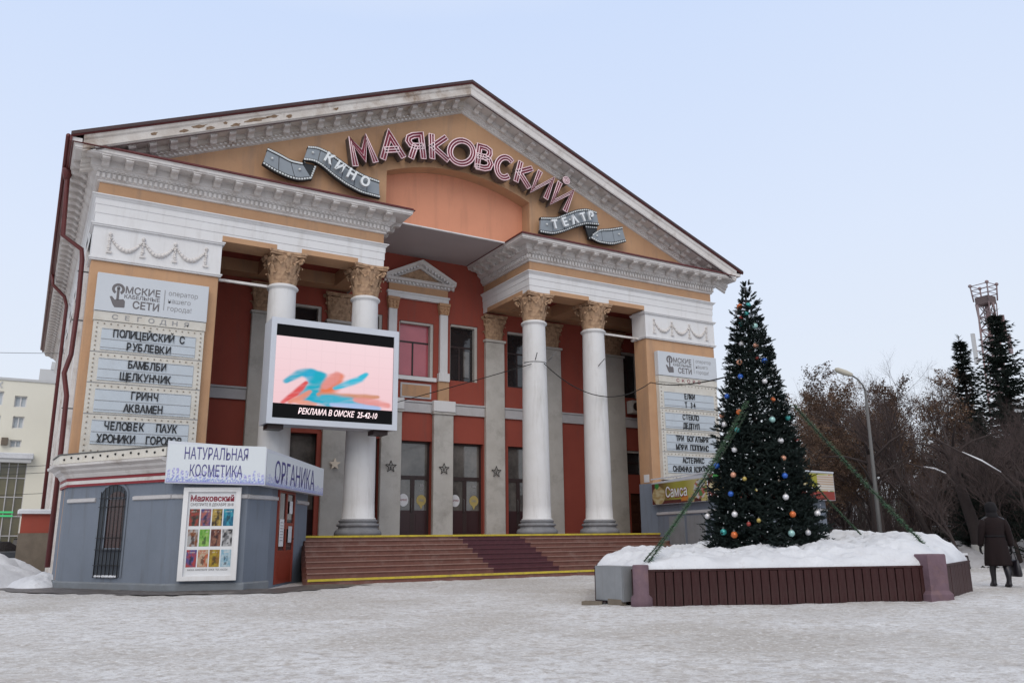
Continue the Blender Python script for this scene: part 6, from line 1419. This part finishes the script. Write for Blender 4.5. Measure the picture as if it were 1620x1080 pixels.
for i, (x, y, z, k, lb) in enumerate(((26.0, -3.8, 10.9, 0, 'thinner dark spruce, left one of the two below the mast'), (25.1, -6.2, 11.6, 1, 'taller dark spruce directly under the lattice mast'), (18.2, -10.6, 4.9, 1, 'low dark spruce at the right picture edge beside the person'), (22.7, -6.1, 6.5, 1, 'low dark spruce filling the shade under the taller ones'), (18.8, -7.4, 4.2, 0, 'small dark spruce behind the thick trunk'))):
    mt, mn, h = sp_[k]; t = thing('spruce_tree', lb, 'tree', (x, y, -.05), 'dark spruces right of the theatre'); s_ = z / h; t.scale = (s_, s_, s_); t.rotation_euler = (0, 0, i * 1.7)
    for n_, me in (('trunk', mt), ('needles', mn)):
        c = bpy.data.objects.new(n_, me); col.objects.link(c); c.parent = t
        if n_ == 'needles': c['kind'] = 'stuff'
# dense far thicket that closes the gaps between the trunks
V2 = []; F2 = []
rq = random.Random(9)
for i in range(60000):
    t = rq.random(); x = 22 + t * 28 + rq.uniform(-3, 3); y = (-14 + (1 - t) * 2 + rq.random() * 36); z = abs(rq.gauss(0, 2.9))
    if z > 5.6 or x < 20 or y > 24 : continue
    dr = Vector((rq.gauss(0, .5), rq.gauss(0, .5), 1)).normalized(); ln = rq.uniform(.5, 1.5); s_ = Vector((rq.gauss(0, 1), rq.gauss(0, 1), 0)).normalized() * .013; c = Vector((x, y, z * .8)); n0 = len(V2); V2 += [tuple(c - s_), tuple(c + s_), tuple(c + dr * ln)]; F2.append((n0, n0 + 1, n0 + 2))
m_ = MB(); m_.add(V2, F2); tag(m_.build('thicket', M['twig'], fix=False), 'dense brown thicket of bare shrubs behind the park trees', 'shrubs', kind='stuff')

# ================================================================== SNOW HEAPS, BENCH, CARS, FAR BUILDINGS
def heap(nm, cx, cy, rx_, ry_, h_, ma, label, seed):
    def hf(x, y):
        q = 1 - ((x - cx) / rx_) ** 2 - ((y - cy) / ry_) ** 2; q = max(0, q); return -.03 + h_ * (q ** .7) * (1 + .5 * noise.fractal(Vector((x * .9, y * .9, seed)), .7, 2.1, 4)) + .02
    xs = [cx - rx_ + 2 * rx_ * i / 48 for i in range(49)]; ys = [cy - ry_ + 2 * ry_ * i / 48 for i in range(49)]
    o = grid_sheet(nm, xs, ys, hf, ma, kind='stuff', mask=lambda x, y: ((x - cx) / rx_) ** 2 + ((y - cy) / ry_) ** 2 < 1.02); tag(o, label, 'snow heap'); return o
heap('snow_heap', -16.3, 5.6, 3.6, 6.0, 1.0, M['snow'], 'white snow heap left of the theatre corner', 1)
heap('snow_heap', 18.6, -6.6, 3.4, 3.0, .75, M['snow_grey'], 'grey ploughed snow heap beyond the bench', 2)
heap('snow_heap', 20.2, -10.0, 2.6, 3.0, .85, M['snow_grey'], 'grey snow heap beside the person at the right picture edge', 4)
heap('snow_heap', 27, 1.5, 6, 4, .6, M['snow_grey'], 'long low snow heap by the parked cars', 6)
heap('snow_heap', -13.1, 1.0, .75, 1.6, .32, M['snow'], 'small lumpy snow pile at the foot of the kiosk left side', 7)
# side parapet left of the theatre
pw = thing('low_wall', 'low side wall, red on top and bare concrete below, capped with snow', 'wall', (-13.2, 11, 0))
MB().box(-13.75, -12.7, 9.0, 12.5, -.1, 1.55).build('lower_wall', M['concrete'], pw); MB().box(-13.70, -12.7, 9.05, 12.45, 1.55, 2.25).build('upper_wall', M['red'], pw); MB().bbox(-13.85, -12.68, 8.9, 12.6, 2.25, 2.42, .05).build('snow_cap', M['snow'], pw)
# wrought bench end
bn = thing('park_bench', 'black cast-iron park bench under snow behind the planter', 'bench', (14.6, -9.3, 0))
def bp_(t, z, o_=0): v = Vector((14.45, -9.35, 0)) + Vector((.86, -.5, 0)) * t + Vector((.5, .86, 0)) * o_; return (v.x, v.y, z)
for o_ in (0, 1.5):
    mb = MB(); mb.tube([bp_(-.35, .80, o_), bp_(-.2, .72, o_), bp_(-.05, .46, o_), bp_(0, .42, o_), bp_(.42, .42, o_), bp_(.46, .02, o_), bp_(.12, .02, o_), bp_(.1, .1, o_)], .03, 6); mb.tube([bp_(-.05, .46, o_), bp_(.02, .02, o_)], .03, 6)
    mb.tube([bp_(.22 + .10 * math.cos(a_ * .7), .25 + .12 * math.sin(a_ * .7), o_) for a_ in range(10)], .02, 5); mb.build('bench_end', M['bars'], bn)
for i in range(4):
    mb = MB(); q = .02 + i * .11; mb.obox(bp_(q, .45, .75), (.86, -.5, 0), (.5, .86, 0), (0, 0, 1), .045, .8, .015); mb.build('slat', M['plank'], bn)
mb = MB(); mb.obox(bp_(.2, .50, .75), (.86, -.5, 0), (.5, .86, 0), (0, 0, 1), .22, .78, .035); mb.build('snow_cushion', M['snow'], bn)

def car(x, y, ang, paint, label, suv=False, grp='parked cars', sink=0.0):
    c = thing('parked_car', label, 'car', (x, y, -sink), grp); L3, Wd, H3 = 4.3, 1.7, 1.62 if suv else 1.45
    def P3(u, v, z): return (x + math.cos(ang) * u - math.sin(ang) * v, y + math.sin(ang) * u + math.cos(ang) * v, z - sink)
    prof = [(-2.1, .35), (-2.12, .75), (-1.95, .95), (-1.2, 1.02), (-.75, 1.02), (.9, 1.04), (1.75, .92), (2.08, .75), (2.1, .35)]
    top_ = [(-1.75, .98), (-1.25, H3 - .05), (-.6, H3), (.35, H3 - .02), (1.05, 1.0)]
    mb = MB(); n = len(prof); V = []
    for v, k in ((-Wd / 2, 0), (-Wd / 2 + .06, 1), (Wd / 2 - .06, 1), (Wd / 2, 0)):
        V += [P3(u * (1 if k else .985), v, z if k or z < .8 else z - .05) for u, z in prof]
    F = [(i * n + j, i * n + (j + 1) % n, (i + 1) * n + (j + 1) % n, (i + 1) * n + j) for i in range(3) for j in range(n)] + [tuple(range(n)), tuple(3 * n + j for j in range(n))]
    mb.add(V, F); mb.build('body', paint, c)
    mb = MB(); n = len(top_); V = []
    for v in (-Wd / 2 + .16, Wd / 2 - .16): V += [P3(u, v, z) for u, z in top_]
    mb.add(V, [tuple(range(n)), tuple(range(2 * n - 1, n - 1, -1))] + [(j, j + 1, n + j + 1, n + j) for j in range(n - 1)]); cb = mb.build('cabin', M['glass'], c)
    mb = MB(); mb.add([P3(-1.28, -.68, H3 - .04), P3(-.6, -.70, H3 + .02), P3(.38, -.68, H3), P3(.38, .68, H3), P3(-.6, .70, H3 + .02), P3(-1.28, .68, H3 - .04), P3(-1.28, -.68, H3 - .08), P3(.38, -.68, H3 - .05), P3(.38, .68, H3 - .05), P3(-1.28, .68, H3 - .08)], [(0, 1, 2, 3, 4, 5), (6, 7, 2, 1, 0), (9, 8, 3, 4, 5)]); mb.build('roof', paint, cb)
    for u in (-.3, ):
        for s_ in (-1, 1): m_ = MB(); m_.tube([P3(u, s_ * .70, 1.0), P3(u, s_ * .69, H3)], .035, 4); m_.build('pillar', paint, cb)
    for u in (-1.35, 1.32):
        for s_ in (-1, 1):
            m_ = MB(); m_.tube([P3(u, s_ * (Wd / 2 - .16), .32), P3(u, s_ * (Wd / 2 + .01), .32)], .32, 14); w_ = m_.build('wheel', M['tyre'], c); m_ = MB(); m_.tube([P3(u, s_ * (Wd / 2 + .012), .32), P3(u, s_ * (Wd / 2 + .03), .32)], .19, 10); m_.build('rim', M['lamp'], w_)
    for s_ in (-1, 1): m_ = MB(); m_.obox(P3(2.07, s_ * .62, .72), (math.cos(ang), math.sin(ang), 0), (-math.sin(ang), math.cos(ang), 0), (0, 0, 1), .05, .16, .08); m_.build('headlight', M['head_lt'], c); m_ = MB(); m_.obox(P3(-2.08, s_ * .62, .8), (math.cos(ang), math.sin(ang), 0), (-math.sin(ang), math.cos(ang), 0), (0, 0, 1), .05, .14, .08); m_.build('tail_light', M['redstripe'], c)
car(-14.4, 17.5, .05, M['carpaint'], 'dark grey car parked before the cream office building', sink=.2); car(-12.9, 24, 1.3, M['carpaint'], 'black car half hidden behind the theatre corner', True, sink=.2)
car(29.2, 6.9, .6, M['carpaint2'], 'silver car parked behind the fir tree, nearest to the lamp pole', True); car(32.6, 2.7, .5, M['carpaint2'], 'pale car showing over the right end of the snow mound', True); car(36, .5, .5, M['carpaint'], 'dark car beside the pale car under the spruces', True)
# cream office building, left
of = thing('office_building', 'cream office building with tall curtain glazing at the left picture edge', 'building', (-20, 44, 0))
OY = 40.0
hl = [(-14.98, -14.22, 10.45, 11.25), (-14.93, -14.24, 8.95, 9.8), (-14.93, -14.24, 7.62, 8.15), (-16.6, -15.66, 10.5, 11.5), (-16.6, -15.66, 8.95, 9.8), (-16.6, -15.66, 7.6, 8.15), (-18.4, -17.5, 10.5, 11.4), (-18.4, -17.5, 8.95, 9.8)]
mb = MB(); wall_holes(mb, -30, -12.42, -1, 12.3, OY, hl + [(-18, -13.72, .2, 6.8)], .3); mb.quad((-12.42, OY, -1), (-12.42, OY + 14, -1), (-12.42, OY + 14, 12.3), (-12.42, OY, 12.3)); mb.quad((-30, OY, 12.3), (-12.42, OY, 12.3), (-12.42, OY + 14, 12.3), (-30, OY + 14, 12.3)); mb.build('wall', M['cream'], of, fix=False)
MB().box(-30, -12.35, OY - .08, OY + 14, 12.3, 12.48).build('parapet', M['pale_far'], of)
for (x0, x1, z0, z1) in hl:
    f = MB(); f.box(x0, x1, OY + .2, OY + .26, z0, z0 + .08); f.box(x0, x1, OY + .2, OY + .26, z1 - .08, z1); 
    for x in (x0, (x0 + x1) / 2 - .04, x1 - .08): f.box(x, x + .08, OY + .19, OY + .25, z0 + .08, z1 - .08)
    w_ = f.build('window', M['white'], of); MB().box(x0, x1, OY + .28, OY + .3, z0, z1).build('pane', M['board_lt'], w_)
MB().box(-15.05, -15.55 + .1, OY - .35, OY - .003, 7.75, 8.25).build('air_conditioner', M['concrete'], of)
g = MB(); g.box(-18, -13.72, OY + .22, OY + .25, .2, 6.8); gl = g.build('curtain_glazing', M['gold_glass'], of)
for i in range(9): m_ = MB(); x = -18 + i * .53; m_.box(x, x + .06, OY + .1, OY + .2, .2, 6.8); m_.build('mullion', M['band'], gl)
for z in (1.6, 2.9, 4.2, 5.5): m_ = MB(); m_.box(-18, -13.72, OY + .12, OY + .19, z, z + .06); m_.build('transom', M['band'], gl)
MB().bbox(-18.4, -13.4, OY - .8, OY + .1, 6.82, 7.20, .05).build('canopy', M['snow'], of); MB().box(-18.3, -13.5, OY - .7, OY + .08, 6.55, 6.82).build('canopy_fascia', M['pale_far'], of)
for z in (3.25, 3.5): 
    m_ = MB(); m_.box(-15.0, -14.2, OY + .0, OY + .04, z - .35, z - .23); m_.build('lit_sign', M['neon_green'], of)
m_ = MB(); add_text(m_, 'К', (-15.95, OY - .05, 11.75), .55, bold=.03); m_.build('sign_letter', M['pale_far'], of)
fb = thing('apartment_block', 'pale distant apartment block peeping over the cream office roof', 'building', (-10.5, 90, 0))
MB().box(-13.6, -6, 90, 100, -1, 22.3).build('wall', M['pale_far'], fb); MB().box(-12.4, -10.0, 89.9, 99, 22.3, 23.3).build('lift_housing', M['pale_far'], fb)
for r in range(7):
    for c_ in range(4):
        x = -13.0 + c_ * 1.6; MB().box(x, x + .8, 89.93, 89.98, 2 + r * 2.9, 3.4 + r * 2.9).build('window', M['glass'], fb)
gb = thing('park_pavilion', 'grey-green pavilion seen between the trunks behind the snow mound', 'building', (53, 17, 0))
def gp(u, v, z): q = Vector((53, 17.5, 0)) + Vector((.5, -.86, 0)) * u + Vector((.86, .5, 0)) * v; return (q.x, q.y, z)
mb = MB(); mb.add([gp(-5, 0, -.5), gp(5, 0, -.5), gp(5, 0, 4.2), gp(-5, 0, 4.2), gp(-5, 5, -.5), gp(5, 5, -.5), gp(5, 5, 4.2), gp(-5, 5, 4.2)], [(0, 1, 2, 3), (4, 7, 6, 5), (0, 4, 5, 1), (1, 5, 6, 2), (2, 6, 7, 3), (3, 7, 4, 0)]); mb.build('wall', M['green_far'], gb)
for u in (-4, -2, 0, 2, 4): m_ = MB(); m_.obox(gp(u, -.05, 1.9), (.5, -.86, 0), (.86, .5, 0), (0, 0, 1), .25, .06, 2.2); m_.build('pillar', M['pale_far'], gb)
for u in (-3, -1, 1, 3): m_ = MB(); m_.obox(gp(u, -.02, 1.6), (.5, -.86, 0), (.86, .5, 0), (0, 0, 1), .6, .03, 1.1); m_.build('window', M['glass'], gb)
m_ = MB(); m_.obox(gp(0, 2.5, 4.35), (.5, -.86, 0), (.86, .5, 0), (0, 0, 1), 5.4, 3, .15); m_.build('roof', M['snow'], gb)
# far wood that closes the horizon
rq = random.Random(31)
V2 = []; F2 = []
for i in range(16000):
    an = R(rq.uniform(25, 130)); d_ = rq.uniform(95, 150); x = -13 + math.sin(an) * d_; y = -27 + math.cos(an) * d_; z = rq.random() ** 1.5 * (6 + 2.5 * noise.noise(Vector((an * 9, 0, 0)))); dr = Vector((rq.gauss(0, .4), rq.gauss(0, .4), 1)).normalized(); s_ = Vector((math.cos(an), -math.sin(an), 0)) * .05; c = Vector((x, y, z * .9)); n0 = len(V2); V2 += [tuple(c - s_), tuple(c + s_), tuple(c + dr * rq.uniform(1.2, 2.6))]; F2.append((n0, n0 + 1, n0 + 2))
m_ = MB(); m_.add(V2, F2); tag(m_.build('far_wood', M['twig'], fix=False), 'low far wood of bare trees along the horizon on the right', 'wood', kind='stuff')
# street cables at the left edge
for k, (z0, z1) in enumerate(((9.9, 9.6), (4.4, 4.6), (4.15, 4.35), (3.5, 3.45))):
    P = sag((-32, 20 + k, z0), (-12.8, 15 + k, z1), .3); wire(P, .011, ('upper cable crossing the cream building by its middle windows', 'highest of the three low cables ending at the theatre side wall', 'middle of the three low cables ending at the theatre side wall', 'lowest of the three low cables ending at the theatre side wall')[k])
